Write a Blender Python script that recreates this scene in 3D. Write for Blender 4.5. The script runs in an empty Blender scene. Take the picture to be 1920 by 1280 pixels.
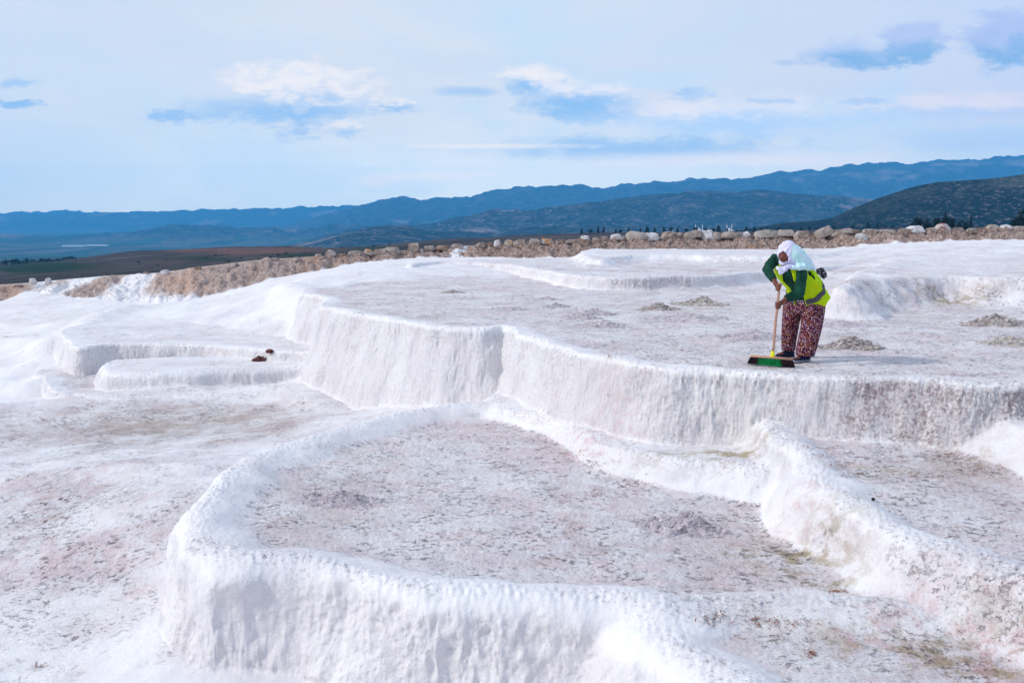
import bpy, bmesh, math, random
import numpy as np
from mathutils import Vector, Matrix

# ------------------------------------------------------------------ camera, sky, sun, exposure
S = bpy.context.scene
C = S.collection
CAMZ = 1.6
F = 1867.0                      # focal length in pixels of the 1920 px wide photograph
HOR = 410.0                     # horizon row
PITCH = math.atan((640 - HOR) / F)
cam_d = bpy.data.cameras.new('camera'); cam_d.sensor_width = 36.0; cam_d.lens = 36.0 * F / 1920.0
cam_d.clip_start = 0.05; cam_d.clip_end = 90000
cam = bpy.data.objects.new('camera', cam_d); C.objects.link(cam)
cam.location = (0, 0, CAMZ); cam.rotation_euler = (math.pi/2 - PITCH, 0, 0)
S.camera = cam
S.view_settings.view_transform = 'Standard'; S.view_settings.look = 'None'
S.view_settings.exposure = 0.0; S.view_settings.gamma = 1.0
S.cycles.max_bounces = 6; S.cycles.diffuse_bounces = 4; S.cycles.volume_bounces = 2
S.cycles.use_denoising = True

SUN_EL, SUN_AZ = math.radians(35), math.radians(-102)     # azimuth measured from +Y towards +X
SUN_DIR = Vector((math.sin(SUN_AZ)*math.cos(SUN_EL), math.cos(SUN_AZ)*math.cos(SUN_EL), math.sin(SUN_EL)))
sd_ = bpy.data.lights.new('sun', 'SUN'); sd_.energy = 2.35; sd_.angle = math.radians(4); sd_.color = (1.0, 0.96, 0.90)
sun = bpy.data.objects.new('sun', sd_); C.objects.link(sun)
sun.rotation_euler = (-SUN_DIR).to_track_quat('-Z', 'Y').to_euler()

class NT:
    """tiny node helper"""
    def __init__(s, tree): s.t = tree; s.n = tree.nodes; s.l = tree.links
    def new(s, typ, **kw):
        n = s.n.new(typ)
        for k, v in kw.items(): setattr(n, k, v)
        return n
    def put(s, sock, v):
        if isinstance(v, bpy.types.NodeSocket): s.l.new(v, sock)
        elif v is not None:
            if hasattr(sock.default_value, '__len__') and not hasattr(v, '__len__'): v = (v,)*len(sock.default_value)
            if hasattr(v, '__len__') and len(sock.default_value) == 4 and len(v) == 3: v = (*v, 1)
            sock.default_value = v
    def m(s, op, a, b=None, c=None, clamp=False):
        n = s.new('ShaderNodeMath', operation=op, use_clamp=clamp)
        for i, v in enumerate((a, b, c)):
            if v is not None: s.put(n.inputs[i], v)
        return n.outputs[0]
    def vm(s, op, a, b=None):
        n = s.new('ShaderNodeVectorMath', operation=op); s.put(n.inputs[0], a)
        if b is not None:
            if op == 'SCALE': s.put(n.inputs[3], b)
            else: s.put(n.inputs[1], b)
        return n.outputs[0] if op not in ('DOT_PRODUCT', 'LENGTH') else n.outputs['Value']
    def mix(s, f, a, b, mode='MIX'):
        n = s.new('ShaderNodeMix', data_type='RGBA', blend_type=mode); n.clamp_factor = True
        s.put(n.inputs[0], f); s.put(n.inputs[6], a); s.put(n.inputs[7], b); return n.outputs[2]
    def ramp(s, v, a, b, lo=0.0, hi=1.0, smooth=True):
        n = s.new('ShaderNodeMapRange', interpolation_type='SMOOTHSTEP' if smooth else 'LINEAR')
        for i, q in enumerate((v, a, b, lo, hi)): s.put(n.inputs[i], q)
        return n.outputs[0]
    def noise(s, vec, scale, detail=4, rough=.5, dist=0, out=0):
        n = s.new('ShaderNodeTexNoise'); s.put(n.inputs['Vector'], vec); s.put(n.inputs['Scale'], scale)
        s.put(n.inputs['Detail'], detail); s.put(n.inputs['Roughness'], rough); s.put(n.inputs['Distortion'], dist)
        return n.outputs[out]
    def vor(s, vec, scale, feature='F1', out=0, rnd=1.0):
        n = s.new('ShaderNodeTexVoronoi', feature=feature); s.put(n.inputs['Vector'], vec); s.put(n.inputs['Scale'], scale)
        s.put(n.inputs['Randomness'], rnd); return n.outputs[out]
    def attr(s, name, out='Fac'):
        n = s.new('ShaderNodeAttribute', attribute_name=name); return n.outputs[out]
    def bump(s, h, strength, dist, nrm=None):
        n = s.new('ShaderNodeBump'); s.put(n.inputs['Strength'], strength); s.put(n.inputs['Distance'], dist)
        s.put(n.inputs['Height'], h)
        if nrm is not None: s.put(n.inputs['Normal'], nrm)
        return n.outputs[0]

def material(name):
    m = bpy.data.materials.new(name); m.use_nodes = True
    t = NT(m.node_tree); b = t.n['Principled BSDF']
    b.inputs['Specular IOR Level'].default_value = 0.25; b.inputs['Roughness'].default_value = 0.9
    return m, t, b

# world: Nishita sky behind a thin bright cloud veil with a few cumulus
W = bpy.data.worlds.new('World'); S.world = W; W.use_nodes = True
w = NT(W.node_tree)
HAZE_GLOW = (.9, 3.4, 6.8)
bg = w.n['Background']; bg.inputs[1].default_value = 0.1
sky = w.new('ShaderNodeTexSky', sky_type='NISHITA'); sky.sun_disc = False
sky.sun_elevation = SUN_EL; sky.sun_rotation = SUN_AZ % (2*math.pi); sky.air_density = 1.0; sky.dust_density = 1.5
tc = w.new('ShaderNodeTexCoord'); dirv = tc.outputs['Generated']
sep = w.new('ShaderNodeSeparateXYZ'); w.put(sep.inputs[0], dirv)
dx, dy, dz = sep.outputs
zc = w.m('MAXIMUM', dz, 0.0)
inv = w.m('DIVIDE', 1.0, w.m('ADD', zc, 0.09))
comb = w.new('ShaderNodeCombineXYZ'); w.put(comb.inputs[0], w.m('MULTIPLY', dx, inv)); w.put(comb.inputs[1], w.m('MULTIPLY', dy, inv))
plane = comb.outputs[0]
# azimuth / elevation tangent coordinates for individual clouds
dyp = w.m('MAXIMUM', dy, 0.02)
az = w.m('DIVIDE', dx, dyp); el = w.m('DIVIDE', dz, dyp)
ae = w.new('ShaderNodeCombineXYZ'); w.put(ae.inputs[0], az); w.put(ae.inputs[1], w.m('MULTIPLY', el, 2.2)); AE = ae.outputs[0]
veil = w.noise(plane, 0.55, 7, .55, .4)
fine = w.noise(AE, 20.0, 7, .62, .3)
fine2 = w.noise(w.vm('ADD', AE, (5.2, 1.3, 0)), 60.0, 6, .65, .2)
warp = w.m('ADD', w.m('MULTIPLY', w.m('SUBTRACT', fine, .5), 1.0), w.m('MULTIPLY', w.m('SUBTRACT', fine2, .5), .5))
veil_c = w.mix(w.ramp(veil, .30, .70), (6.1, 7.35, 9.0), (7.35, 7.9, 8.9))
col = w.mix(0.90, sky.outputs[0], veil_c)
# left brighter, right bluer, horizon paler
col = w.mix(w.ramp(az, -.1, .7), col, (5.6, 6.7, 8.8))
col = w.mix(w.m('MULTIPLY', w.ramp(el, .02, .12, 1, 0), .8), col, (6.2, 8.0, 9.7))
col = w.mix(w.m('MULTIPLY', w.ramp(w.noise(AE, 3.2, 6, .6, .5), .44, .62), w.m('MULTIPLY', w.ramp(el, .02, .35, .95, .35), w.ramp(az, -.5, .1, .45, 1.0))), col, (5.0, 7.1, 9.3))
fine3 = w.noise(w.vm('ADD', AE, (2.2, 7.3, 0)), 75.0, 7, .62, .3)
warp_s = w.m('MULTIPLY', w.m('SUBTRACT', fine3, .5), 1.35)
def pxdir(px, py):
    a = (px-960)/F; u = (640-py)/F
    y = math.cos(PITCH) + u*math.sin(PITCH); z = -math.sin(PITCH) + u*math.cos(PITCH)
    return a/y, z/y
def cloud(col, px, py, wpx, hpx, c_top, c_base, amt=1.0, edge=.45, split=.0):
    a0, e0 = pxdir(px, py); sa, se = wpx/F, hpx/F
    u = w.m('DIVIDE', w.m('SUBTRACT', az, a0), sa)
    v = w.m('DIVIDE', w.m('SUBTRACT', el, e0), se)
    r = w.m('SQRT', w.m('ADD', w.m('MULTIPLY', u, u), w.m('MULTIPLY', v, v)))
    wp = warp if wpx > 60 else warp_s
    r = w.m('SUBTRACT', r, w.m('MULTIPLY', wp, 2.1))
    mask = w.m('MULTIPLY', w.ramp(r, 1.0+.45*edge, 1.0-.95*edge), min(1, amt*1.15))
    tone = w.ramp(w.m('ADD', v, w.m('MULTIPLY', wp, 1.9)), split-.5, split+.4)
    return w.mix(mask, col, w.mix(tone, c_base, c_top))
WH = (8.1, 8.3, 8.9); BL = (2.9, 5.4, 8.7); GB = (2.6, 4.8, 7.9); PK = (7.3, 7.9, 9.1)
for args in [
    (560, 180, 150, 62, WH, BL, 1.0, .6, -.1), (430, 205, 90, 22, BL, BL, .45, .8), (320, 218, 45, 13, BL, BL, .7, .7),
    (30, 196, 48, 9, BL, BL, .8, .6), (25, 156, 40, 8, BL, BL, .5, .7),
    (1000, 155, 75, 30, WH, BL, .9, .6, .1), (1090, 190, 110, 38, PK, BL, .95, .6, .35), (1130, 212, 95, 16, BL, BL, .75, .7),
    (890, 172, 90, 10, BL, BL, .55, .9), (745, 198, 42, 14, WH, BL, .7, .7, .2), (650, 240, 36, 17, WH, BL, .6, .8, 0),
    (1300, 178, 42, 14, BL, BL, .5, .7), (1360, 225, 230, 40, PK, (4.4,6.6,9.4), .9, .9, .3), (1200, 278, 270, 24, BL, BL, .7, .9),
    (1450, 190, 55, 5, BL, BL, .4, .8), (1590, 103, 72, 26, (4.6,6.0,8.8), GB, .9, .6, .2), (1715, 82, 64, 40, (4.6,5.8,8.7), GB, 1.0, .4, .0),
    (1890, 75, 80, 60, (4.4,5.6,8.6), GB, .95, .5, .0), (1800, 200, 230, 26, (7.2,7.5,8.8), (4.8,6.5,9.2), .8, .8, -.1),
    (1850, 262, 200, 24, (4.6,6.6,9.3), (4.4,6.4,9.2), .6, .9), (1400, 300, 300, 16, PK, PK, .6, .9), (820, 330, 130, 10, PK, PK, .5, .9),
    (930, 274, 160, 5, WH, WH, .6, .9), (1480, 118, 30, 6, GB, GB, .35, .8), (700, 340, 60, 12, PK, PK, .4, .9), (1620,190,45,7,BL,BL,.4,.8)]:
    col = cloud(col, *args)
col = w.vm('MULTIPLY', col, (1.06, 1.05, 1.03))
# the sky lies behind the haze: what the haze takes away and adds along a sight line is allowed for, so the horizon stays pale
Tr = w.m('EXPONENT', w.m('MULTIPLY', -1.0, w.m('MINIMUM', w.m('DIVIDE', .1024, w.m('MAXIMUM', el, .01)), 1.95)))
Tr = w.mix(w.m('GREATER_THAN', dy, 0.1), (1, 1, 1), Tr); Tq = w.new('ShaderNodeSeparateXYZ'); w.put(Tq.inputs[0], Tr); Tr = w.m('MAXIMUM', Tq.outputs[0], .145)
col = w.vm('SUBTRACT', col, w.vm('SCALE', HAZE_GLOW, w.m('SUBTRACT', 1.0, Tr)))
col = w.vm('MAXIMUM', w.vm('SCALE', col, w.m('DIVIDE', 1.0, Tr)), (.1, .1, .1))
w.put(bg.inputs[0], col)

# ------------------------------------------------------------------ helpers
rng = random.Random(7)
def tag(o, label=None, cat=None, group=None, kind=None):
    if label: o['label'] = label
    if cat: o['category'] = cat
    if group: o['group'] = group
    if kind: o['kind'] = kind
    return o
def link(name, me, mat=None, parent=None, loc=None):
    o = bpy.data.objects.new(name, me); C.objects.link(o)
    if mat is not None and me is not None:
        for m_ in (mat if isinstance(mat, (list, tuple)) else [mat]): me.materials.append(m_)
    if parent is not None: o.parent = parent
    if loc is not None: o.location = loc
    return o
def empty(name, loc):
    o = bpy.data.objects.new(name, None); o.location = loc; o.empty_display_size = .1; C.objects.link(o); return o
def mesh_np(name, v, f, smooth=True):
    """v (N,3) float, f (M,k) int with k constant"""
    me = bpy.data.meshes.new(name); v = np.asarray(v, np.float32); f = np.asarray(f, np.int32)
    k = f.shape[1]
    me.vertices.add(len(v)); me.vertices.foreach_set('co', v.ravel())
    me.loops.add(f.size); me.loops.foreach_set('vertex_index', f.ravel())
    me.polygons.add(len(f)); me.polygons.foreach_set('loop_start', np.arange(0, f.size, k, dtype=np.int32))
    try: me.polygons.foreach_set('loop_total', np.full(len(f), k, np.int32))
    except Exception: pass
    me.update(calc_edges=True)
    me.polygons.foreach_set('use_smooth', np.full(len(f), smooth, bool))
    return me
def fattr(me, name, vals):
    a = me.attributes.new(name, 'FLOAT', 'POINT'); a.data.foreach_set('value', np.asarray(vals, np.float32).ravel())

# numpy gradient noise
_p = np.random.RandomState(3).permutation(256).astype(np.int32); PERM = np.concatenate([_p, _p, _p])
_g = np.random.RandomState(5).normal(size=(256, 3)).astype(np.float32); _g /= np.linalg.norm(_g, axis=1)[:, None]
def noise3(x, y, z):
    x = np.asarray(x, np.float32); y = np.asarray(y, np.float32)+np.zeros_like(x); z = np.asarray(z, np.float32)+np.zeros_like(x)
    xi = np.floor(x).astype(np.int32); yi = np.floor(y).astype(np.int32); zi = np.floor(z).astype(np.int32)
    xf = x-xi; yf = y-yi; zf = z-zi; xi &= 255; yi &= 255; zi &= 255
    u = xf*xf*xf*(xf*(xf*6-15)+10); v = yf*yf*yf*(yf*(yf*6-15)+10); t = zf*zf*zf*(zf*(zf*6-15)+10)
    r = []
    for a in (0, 1):
        pa = PERM[xi+a]
        for b in (0, 1):
            pb = PERM[pa+yi+b]
            for c in (0, 1):
                g = _g[PERM[pb+zi+c]]
                r.append(g[..., 0]*(xf-a)+g[..., 1]*(yf-b)+g[..., 2]*(zf-c))
    l = lambda a, b, q: a+(b-a)*q
    return l(l(l(r[0], r[1], t), l(r[2], r[3], t), v), l(l(r[4], r[5], t), l(r[6], r[7], t), v), u)*1.5
def fbm(x, y, z=0., octv=4, gain=.5):
    s = 0; a = 1; f = 1.
    for i in range(octv): s = s+a*noise3(x*f+i*17.3, y*f-i*9.1, z*f+i*3.7); a *= gain; f *= 2.03
    return s
def sst(a, b, x):
    t = np.clip((x-a)/(b-a), 0, 1); return t*t*(3-2*t)
def smax(a, b, k):
    h = np.clip(k-np.abs(a-b), 0, None)/k; return np.maximum(a, b)+h*h*k*.25

cp, sp_ = math.cos(PITCH), math.sin(PITCH)
def U(px, py, z):                # point where the sight line of photo pixel (px,py) meets height z
    a = px-960; u = 640-py
    Y = F*cp+u*sp_; Z = -F*sp_+u*cp
    t = (z-CAMZ)/Z
    return a*t, Y*t
def UD(px, py, d):               # point on the same sight line at forward distance d
    a = px-960; u = 640-py
    Y = F*cp+u*sp_; Z = -F*sp_+u*cp
    return a*d/Y, d, CAMZ+Z*d/Y
def pxy_of(t, slope):            # pixel of direction (x/y=t, z/y=slope)
    den = cp - slope*sp_
    return 960+F*t/den, 640-F*(slope*cp+sp_)/den

# ------------------------------------------------------------------ near ground: travertine terraces
# grid of (t = x/y , ln y) on which the smooth fields are tabulated
TN, YN = 560, 760
T0, T1, Y0, Y1 = -1.15, 1.15, 0.8, 52.0
tg = np.linspace(T0, T1, TN); lg = np.linspace(math.log(Y0), math.log(Y1), YN)
GT, GL = np.meshgrid(tg, lg, indexing='ij'); GY = np.exp(GL); GX = GT*GY
def samp(field, x, y):
    x = np.asarray(x, float); y = np.clip(np.asarray(y, float), Y0*1.0001, Y1*.9999)
    a = np.clip((x/y-T0)/(T1-T0)*(TN-1), 0, TN-1.001); b = np.clip((np.log(y)-lg[0])/(lg[-1]-lg[0])*(YN-1), 0, YN-1.001)
    i = a.astype(int); j = b.astype(int); a = a-i; b = b-j
    return (field[i, j]*(1-a)*(1-b)+field[i+1, j]*a*(1-b)+field[i, j+1]*(1-a)*b+field[i+1, j+1]*a*b)

RB = [(0,1280,-1.8),(200,1250,-1.72),(330,1190,-1.58),(400,1222,-1.58),(560,1278,-1.70),(0,1150,-1.72),(200,1100,-1.62),(290,1020,-1.42),(150,1000,-1.52),(0,1000,-1.62),
      (290,925,-1.2),(150,890,-1.42),(0,885,-1.52),(-300,900,-1.6),(-300,1150,-1.8),(-300,700,-1.75),
      (100,810,-1.62),(300,800,-1.62),(450,800,-1.58),(540,800,-1.45),(680,768,-1.52),(620,742,-1.5),(575,780,-1.42),(480,845,-1.3),(400,870,-1.24),
      (850,750,-1.15),(930,748,-1.05),(250,745,-1.56),(500,742,-1.54),(560,705,-1.45),(130,722,-1.72),(300,718,-1.62),(450,722,-1.6),(50,705,-1.85),(20,745,-1.78),(100,760,-1.66),
      (600,672,-1.32),(60,660,-1.66),(0,660,-1.7),(0,625,-1.62),(90,622,-1.45),(0,590,-1.6),(150,592,-1.42),(300,597,-1.12),(450,592,-.86),(540,587,-.62),
      (560,560,-.38),(560,530,-.12),(625,506,.05),(480,562,-.6),(400,577,-.86),(300,562,-1.25),(180,575,-1.4),(-300,600,-1.8)]
RW = [(-1,5.5,-1.8),(1,5,-1.8),(3,4.6,-1.5),(0,4,-1.75),(-3,4.5,-1.85),(0,3,-1.7),(0,1.2,-1.2),(-5,3,-1.9),(5,3,-1.5),
      (0,7.5,-1.6),(-1.5,9,-1.5),(1.5,9,-1.5),(3.5,7,-1.4),(0,11,-1.5),(6,7,-1.2),(6,10,-1.0),(2,12,-1.2),(5,12.5,-.8),(10,11,-.8),(14,14,-.6),
      (-1.5,16.5,-1.1),(2,16,-.8),(7,16,-.4),(-3.3,19.5,-1.0),(-2,22,-.4),(2,21,-.25),(7,19.5,-.12),(12,18.5,-.1),(18,18,-.1),
      (-2,27,-.03),(3,26,-.03),(8,24,.0),(14,25,.3),(22,26,.4)]
# earth bank behind: photo column, base row, base distance, crest row, crest distance
BK = [(-900,600,38,560,41),(-300,585,38,545,41),(0,566,37.5,536,39.5),(60,546,38,532,39.5),(110,556,36.5,527,39.5),(200,564,35,519,39),(300,570,33.8,513,38.5),(370,560,34,503,38),(430,547,34.5,495,38),
      (500,527,35,487,38),(560,514,35.5,484,38),(600,508,36,481,38.3),(640,498,37,480,39),(700,490,38.5,474,40),(760,486,39,471,40.6),(860,484,39.5,463,41),(930,483,39.5,458,41.2),
      (1000,484,38.5,455,41),(1100,484,38,450,40.6),(1180,474,38,446,40.4),(1300,474,38,444,40.2),(1400,474,38,442,40),(1460,473,37.5,441,40),
      (1560,468,37,440,39.5),(1640,459,37,437,39.6),(1700,456,37,435,39.6),(1800,452,37,433,39.6),(1920,449,37,431,39.6),(2300,446,37,426,39.6),(3100,444,37,424,39.6)]
bt, bz, byb, byt, bzt = [], [], [], [], []
for px, pb, db, pt, dt in BK:
    x, y, z = UD(px, pb, db); x2, y2, z2 = UD(px, pt, dt)
    bt.append(x/y); bz.append(z); byb.append(y); byt.append(y2); bzt.append(z2)
    if -400 < px < 2400: RW.append((x, y, z)); RW.append((x*1.06, y*1.06+1, z))
bt, bz, byb, byt, bzt = map(np.array, (bt, bz, byb, byt, bzt))
pts = [(*U(a, b, c), c) for a, b, c in RB]+RW
P = np.array(pts)
def tps(d2): return np.where(d2 > 1e-9, .5*d2*np.log(d2+1e-12), 0)
n = len(P)
A_ = np.zeros((n+3, n+3)); A_[:n, :n] = tps(((P[:, None, :2]-P[None, :, :2])**2).sum(-1))+np.eye(n)*.15
A_[:n, n:] = np.c_[np.ones(n), P[:, :2]]; A_[n:, :n] = A_[:n, n:].T
wt = np.linalg.solve(A_, np.r_[P[:, 2], 0, 0, 0])
BASE = wt[n]+wt[n+1]*GX+wt[n+2]*GY
for i in range(n): BASE += wt[i]*tps((GX-P[i, 0])**2+(GY-P[i, 1])**2)
BASE = np.clip(BASE, -2.6, 1.4)

def curve(pts, closed=True, sub=5):
    p = np.array(pts, float); m_ = len(p); out = []
    for i in range(m_ if closed else m_-1):
        g = lambda k: p[k % m_] if closed else p[min(max(k, 0), m_-1)]
        a, b, c, d = g(i-1), g(i), g(i+1), g(i+2)
        for s in range(sub):
            t = s/sub
            out.append(.5*((2*b)+(-a+c)*t+(2*a-5*b+4*c-d)*t*t+(-a+3*b-3*c+d)*t**3))
    if not closed: out.append(p[-1])
    return np.array(out)
def seg_dist(x, y, q, closed=True):
    m_ = len(q); best = np.full(x.shape, 1e9); ins = np.zeros(x.shape, bool)
    for i in range(m_ if closed else m_-1):
        ax, ay = q[i]; bx, by = q[(i+1) % m_]
        ex, ey = bx-ax, by-ay; L = ex*ex+ey*ey+1e-12
        h = np.clip(((x-ax)*ex+(y-ay)*ey)/L, 0, 1)
        best = np.minimum(best, (x-ax-h*ex)**2+(y-ay-h*ey)**2)
        if closed and abs(ey) > 1e-12:
            c = ((ay > y) != (by > y)) & (x < ex*(y-ay)/ey+ax); ins ^= c
    return np.sqrt(best), ins
TER = {}
def terrace(name, ring, zf_drop, inner=.5, R=.12, slope=3., k=.12, dirt=1., scal=1.0, sub=4):
    """ring: photo pixels with the height of the crest there; zf_drop: how far the floor lies under the crest"""
    v = [(*U(a, b, c), c) if abs(a) > 60 or abs(b) > 60 else (a, b, c) for a, b, c in ring]
    v = np.array(v); A = np.c_[np.ones(len(v)), v[:, :2]]
    if np.ptp(v[:, 2]) < 1e-6: pl = np.array([v[0, 2], 0, 0])
    else: pl = np.linalg.lstsq(A, v[:, 2], rcond=None)[0]
    q = curve(v[:, :2], True, sub)
    lo, hi = q.min(0)-2.5, q.max(0)+2.5
    sel = (GX > lo[0]) & (GX < hi[0]) & (GY > lo[1]) & (GY < hi[1])
    D = np.full(GX.shape, 3.0); d, ins = seg_dist(GX[sel], GY[sel], q); d = np.where(ins, -d, d); D[sel] = np.minimum(d, 3)
    TER[name] = dict(D=D, pl=pl, drop=zf_drop, inner=inner, R=R, slope=slope, k=k, dirt=dirt, scal=scal)
# lowest first
terrace('bench', [(-8,-3,-.0),(8,-3,-.0),(7,1.0,-.0),(3,1.5,-.0),(0,1.7,-.0),(-3,1.5,-.0),(-7,1.,-.0)], .02, .4, .15, 2.2)
terrace('pool_small', [(72,696,-1.5),(86,713,-1.5),(112,736,-1.5),(200,742,-1.5),(330,740,-1.5),(500,736,-1.5),(580,735,-1.5),(560,700,-1.5),(300,692,-1.5),(190,689,-1.5),(100,689,-1.5)], .05, .5, .05, 3.)
terrace('tongue', [(207,690,-1.2),(218,694,-1.2),(260,696,-1.2),(330,696,-1.2),(420,692,-1.2),(520,687,-1.2),(610,684,-1.2),(640,668,-1.2),(400,668,-1.2),(240,673,-1.2),(208,680,-1.2)], .0, .3, .22, 3.2, .08, dirt=.0, scal=.6)
terrace('left_terrace', [(150,650,-.99),(140,641,-.99),(122,630,-.99),(126,615,-.99),(190,604,-.99),(300,598,-.99),(450,600,-.99),(600,604,-.99),(650,640,-.99),(615,661,-.99),(560,658,-.99),(480,652,-.99),(400,645,-.99),(300,643,-.99),(200,644,-.99)], .03, .5, .12, 5., .08, dirt=.45, scal=.7)
terrace('lower_basin', [(1185,1106,-.92),(1250,1150,-.955),(1310,1200,-.985),(1385,1275,-1.03),(1440,1345,-1.07),(1500,1450,-1.1),(2600,1500,-1.1),(2600,1180,-1.1),(1720,1150,-1.06),(1560,1135,-1.05),(1400,1140,-1.04),(1260,1125,-.96)], .08, .40, .36, 3.2, .14)
terrace('front_basin', [(930,752,-.86),(860,757,-.86),(780,770,-.86),(700,787,-.86),(600,817,-.86),(500,852,-.86),(432,888,-.86),(395,925,-.86),(380,962,-.86),(386,998,-.86),(412,1024,-.86),(455,1037,-.86),
        (500,1036,-.86),(560,1035,-.86),(635,1040,-.86),(700,1064,-.87),(770,1082,-.87),(870,1092,-.88),(1000,1097,-.9),(1100,1102,-.92),(1190,1114,-.94),(1290,1138,-.97),(1400,1123,-.98),(1560,1113,-.98),(1720,1100,-1.0),
        (1650,900,-.95),(1300,770,-.88),(1050,735,-.86)], .13, .5, .25, 5.4, .11)
terrace('inner_shelf', [(940,758,-.84),(1000,772,-.84),(1060,792,-.83),(1130,828,-.82),(1250,856,-.8),(1380,872,-.78),(1460,868,-.74),(1520,800,-.7),(1400,700,-.7),(1100,690,-.8),(960,720,-.84)], .02, .3, .15, .95, .1, dirt=.3, scal=1.5)
terrace('right_basin', [(1468,812,-.5),(1482,820,-.5),(1505,832,-.51),(1560,885,-.55),(1620,935,-.59),(1700,985,-.64),(1800,1031,-.70),(1920,1076,-.75),(2100,1150,-.8),(2700,1200,-.8),(2700,740,-.45),(1900,700,-.45),(1460,730,-.45)], .12, .40, .22, 1.7, .16, scal=1.2)
terrace('right_shelf', [(1800,764,-.35),(1850,772,-.35),(1925,792,-.35),(2300,880,-.35),(2700,800,-.35),(2500,690,-.35),(1790,730,-.35)], .02, .3, .2, .8, .15, dirt=.2, scal=1.5)
terrace('upper_terrace', [(2700,722,0),(2300,716,0),(1920,713,0),(1750,709,0),(1600,705,0),(1400,691,0),(1250,683,0),(1170,672,0),(1100,660,0),(1020,636,0),(975,618,0),(945,612,0),(920,614,0),(860,612,0),(760,600,0),(700,589,0),(640,579,0),(607,574,0),
        (603,569,0),(618,560,0),(612,555,0),(585,551,0),(571,546,0),(585,539,0),(640,532,0),(690,520,0),(760,508,0),(900,505,0),(1200,520,0),(1700,530,0),(2300,530,0)], .03, .35, .13, 3.8, .14)
terrace('back_terrace', [(770,495,.27),(800,491,.27),(860,490,.27),(940,494,.27),(1000,502,.27),(1050,511,.27),(1090,517,.27),(1200,519,.27),(1330,515,.27),(1440,508,.27),(1560,499,.27),(1640,488,.27),(1640,476,.27),(1000,484,.27),(800,488,.27)], .02, .4, .1, 2.4, .12, dirt=.7)
terrace('right_mound', [(1585,536,.5),(1615,524,.5),(1700,518,.5),(1800,516,.5),(1920,519,.5),(2500,522,.5),(2500,480,.5),(1800,482,.5),(1650,497,.5)], .06, .8, .25, 1.1, .2, dirt=.6, scal=1.5)
terrace('back_bench', [(1120,486,.47),(1150,481,.47),(1190,477,.47),(1300,477,.47),(1450,480,.47),(1560,474,.47),(1650,466,.47),(1650,455,.47),(1200,462,.47),(1100,470,.47)], .02, .5, .25, .8, .2, dirt=.5, scal=1.6)
RIDGES = []
def ridge(pix, z, h, wd):
    q = curve([U(a, b, z) for a, b in pix], False, 5); d, _ = seg_dist(GX, GY, q, False)
    RIDGES.append((h*np.exp(-(d/wd)**2)))
ridge([(-100,775),(0,758),(120,748),(250,740),(400,735),(520,737),(570,748),(610,765)], -1.55, .13, .38)
ridge([(-200,900),(0,888),(150,884),(300,890),(370,905)], -1.4, .05, .3)
ridge([(-60,640),(60,650),(110,690),(60,720)], -1.6, .20, .5)
ridge([(0,600),(90,612),(190,616),(350,608)], -1.45, .10, .35)
ridge([(0,700),(60,672),(130,640),(240,600)], -1.5, .22, .55)
ridge([(380,590),(520,580),(575,600),(600,640)], -.8, .22, .5)
BUMPS = sum(RIDGES)
BASE = BASE+BUMPS

def height(x, y, info=False):
    x = np.asarray(x, float); y = np.asarray(y, float)
    t = x/y
    h = samp(BASE, x, y)+.05*fbm(x*.5, y*.5, 3., 3)+.012*fbm(x*2.2, y*2.2, 1., 3)
    n1 = noise3(x*.9, y*.9, 5.); n2 = noise3(x*2.6, y*2.6, 9.); n3 = noise3(x*7., y*7., 2.)
    wall = np.zeros_like(x); floor = np.zeros_like(x); lip = np.zeros_like(x)
    for nm, T in TER.items():
        d = samp(T['D'], x, y)
        d = d+T['scal']*(.11*n1+.065*n2+.014*n3)*sst(0, 2.5, y)
        zr = T['pl'][0]+T['pl'][1]*x+T['pl'][2]*y
        R, s, w_ = T['R'], T['slope'], T['inner']
        zr = zr+.02*n1+.01*n2
        gq = sst(.9, 1.6, x)*sst(8.3, 7.6, y) if nm == 'front_basin' else 0.
        zr = zr-.085*gq
        out = np.clip(d, 0, None)
        ph = s/math.sqrt(1+s*s)*R
        drop = np.where(out < ph, R-np.sqrt(np.clip(R*R-out*out, 0, None)), R-math.sqrt(R*R-ph*ph)+(out-ph)*s)
        a = np.clip(-d/w_, 0, 1); inn = T['drop']*(1-.7*gq)*(a*a*(3-2*a))
        ht = zr-np.where(d > 0, drop, inn)
        msk = sst(-.02, .02, ht-h)
        floor = floor*(1-msk)+msk*T['dirt']*sst(.35, 1.0, -d/w_)
        lip = lip*(1-msk)+msk*np.exp(-((d-.03)/.13)**2)
        h = smax(h, ht, T['k'])
    yb = np.interp(t, bt, byb); yt = np.interp(t, bt, byt); zb = np.interp(t, bt, bz); zt = np.interp(t, bt, bzt)
    nb = fbm(x*.8, y*.8, 4., 4)
    e = (y-yb)/(yt-yb)
    rise = np.clip(e, 0, 1); rise = rise*.75+.25*rise**2.2
    onb = sst(-.02, .15, e)
    hb = zb+(zt-zb)*rise+onb*(.10*nb*sst(0,.4,e)*sst(1.25,.8,e))
    h = np.where(e > -.05, h*(1-onb)+hb*onb, h)
    off = np.clip(y-yt-.7, 0, None)
    h = h-off*1.1
    if info: return h, floor, lip, onb*sst(1.6, 1.0, e), e
    return h
def gz(x, y): return float(height(np.array([x]), np.array([y]))[0])
def on_ground(px, py, z0=0.):
    z = z0
    for _ in range(12):
        x, y = U(px, py, z); z = .5*z+.5*gz(x, y)
    x, y = U(px, py, z); return x, y, gz(x, y)

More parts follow.
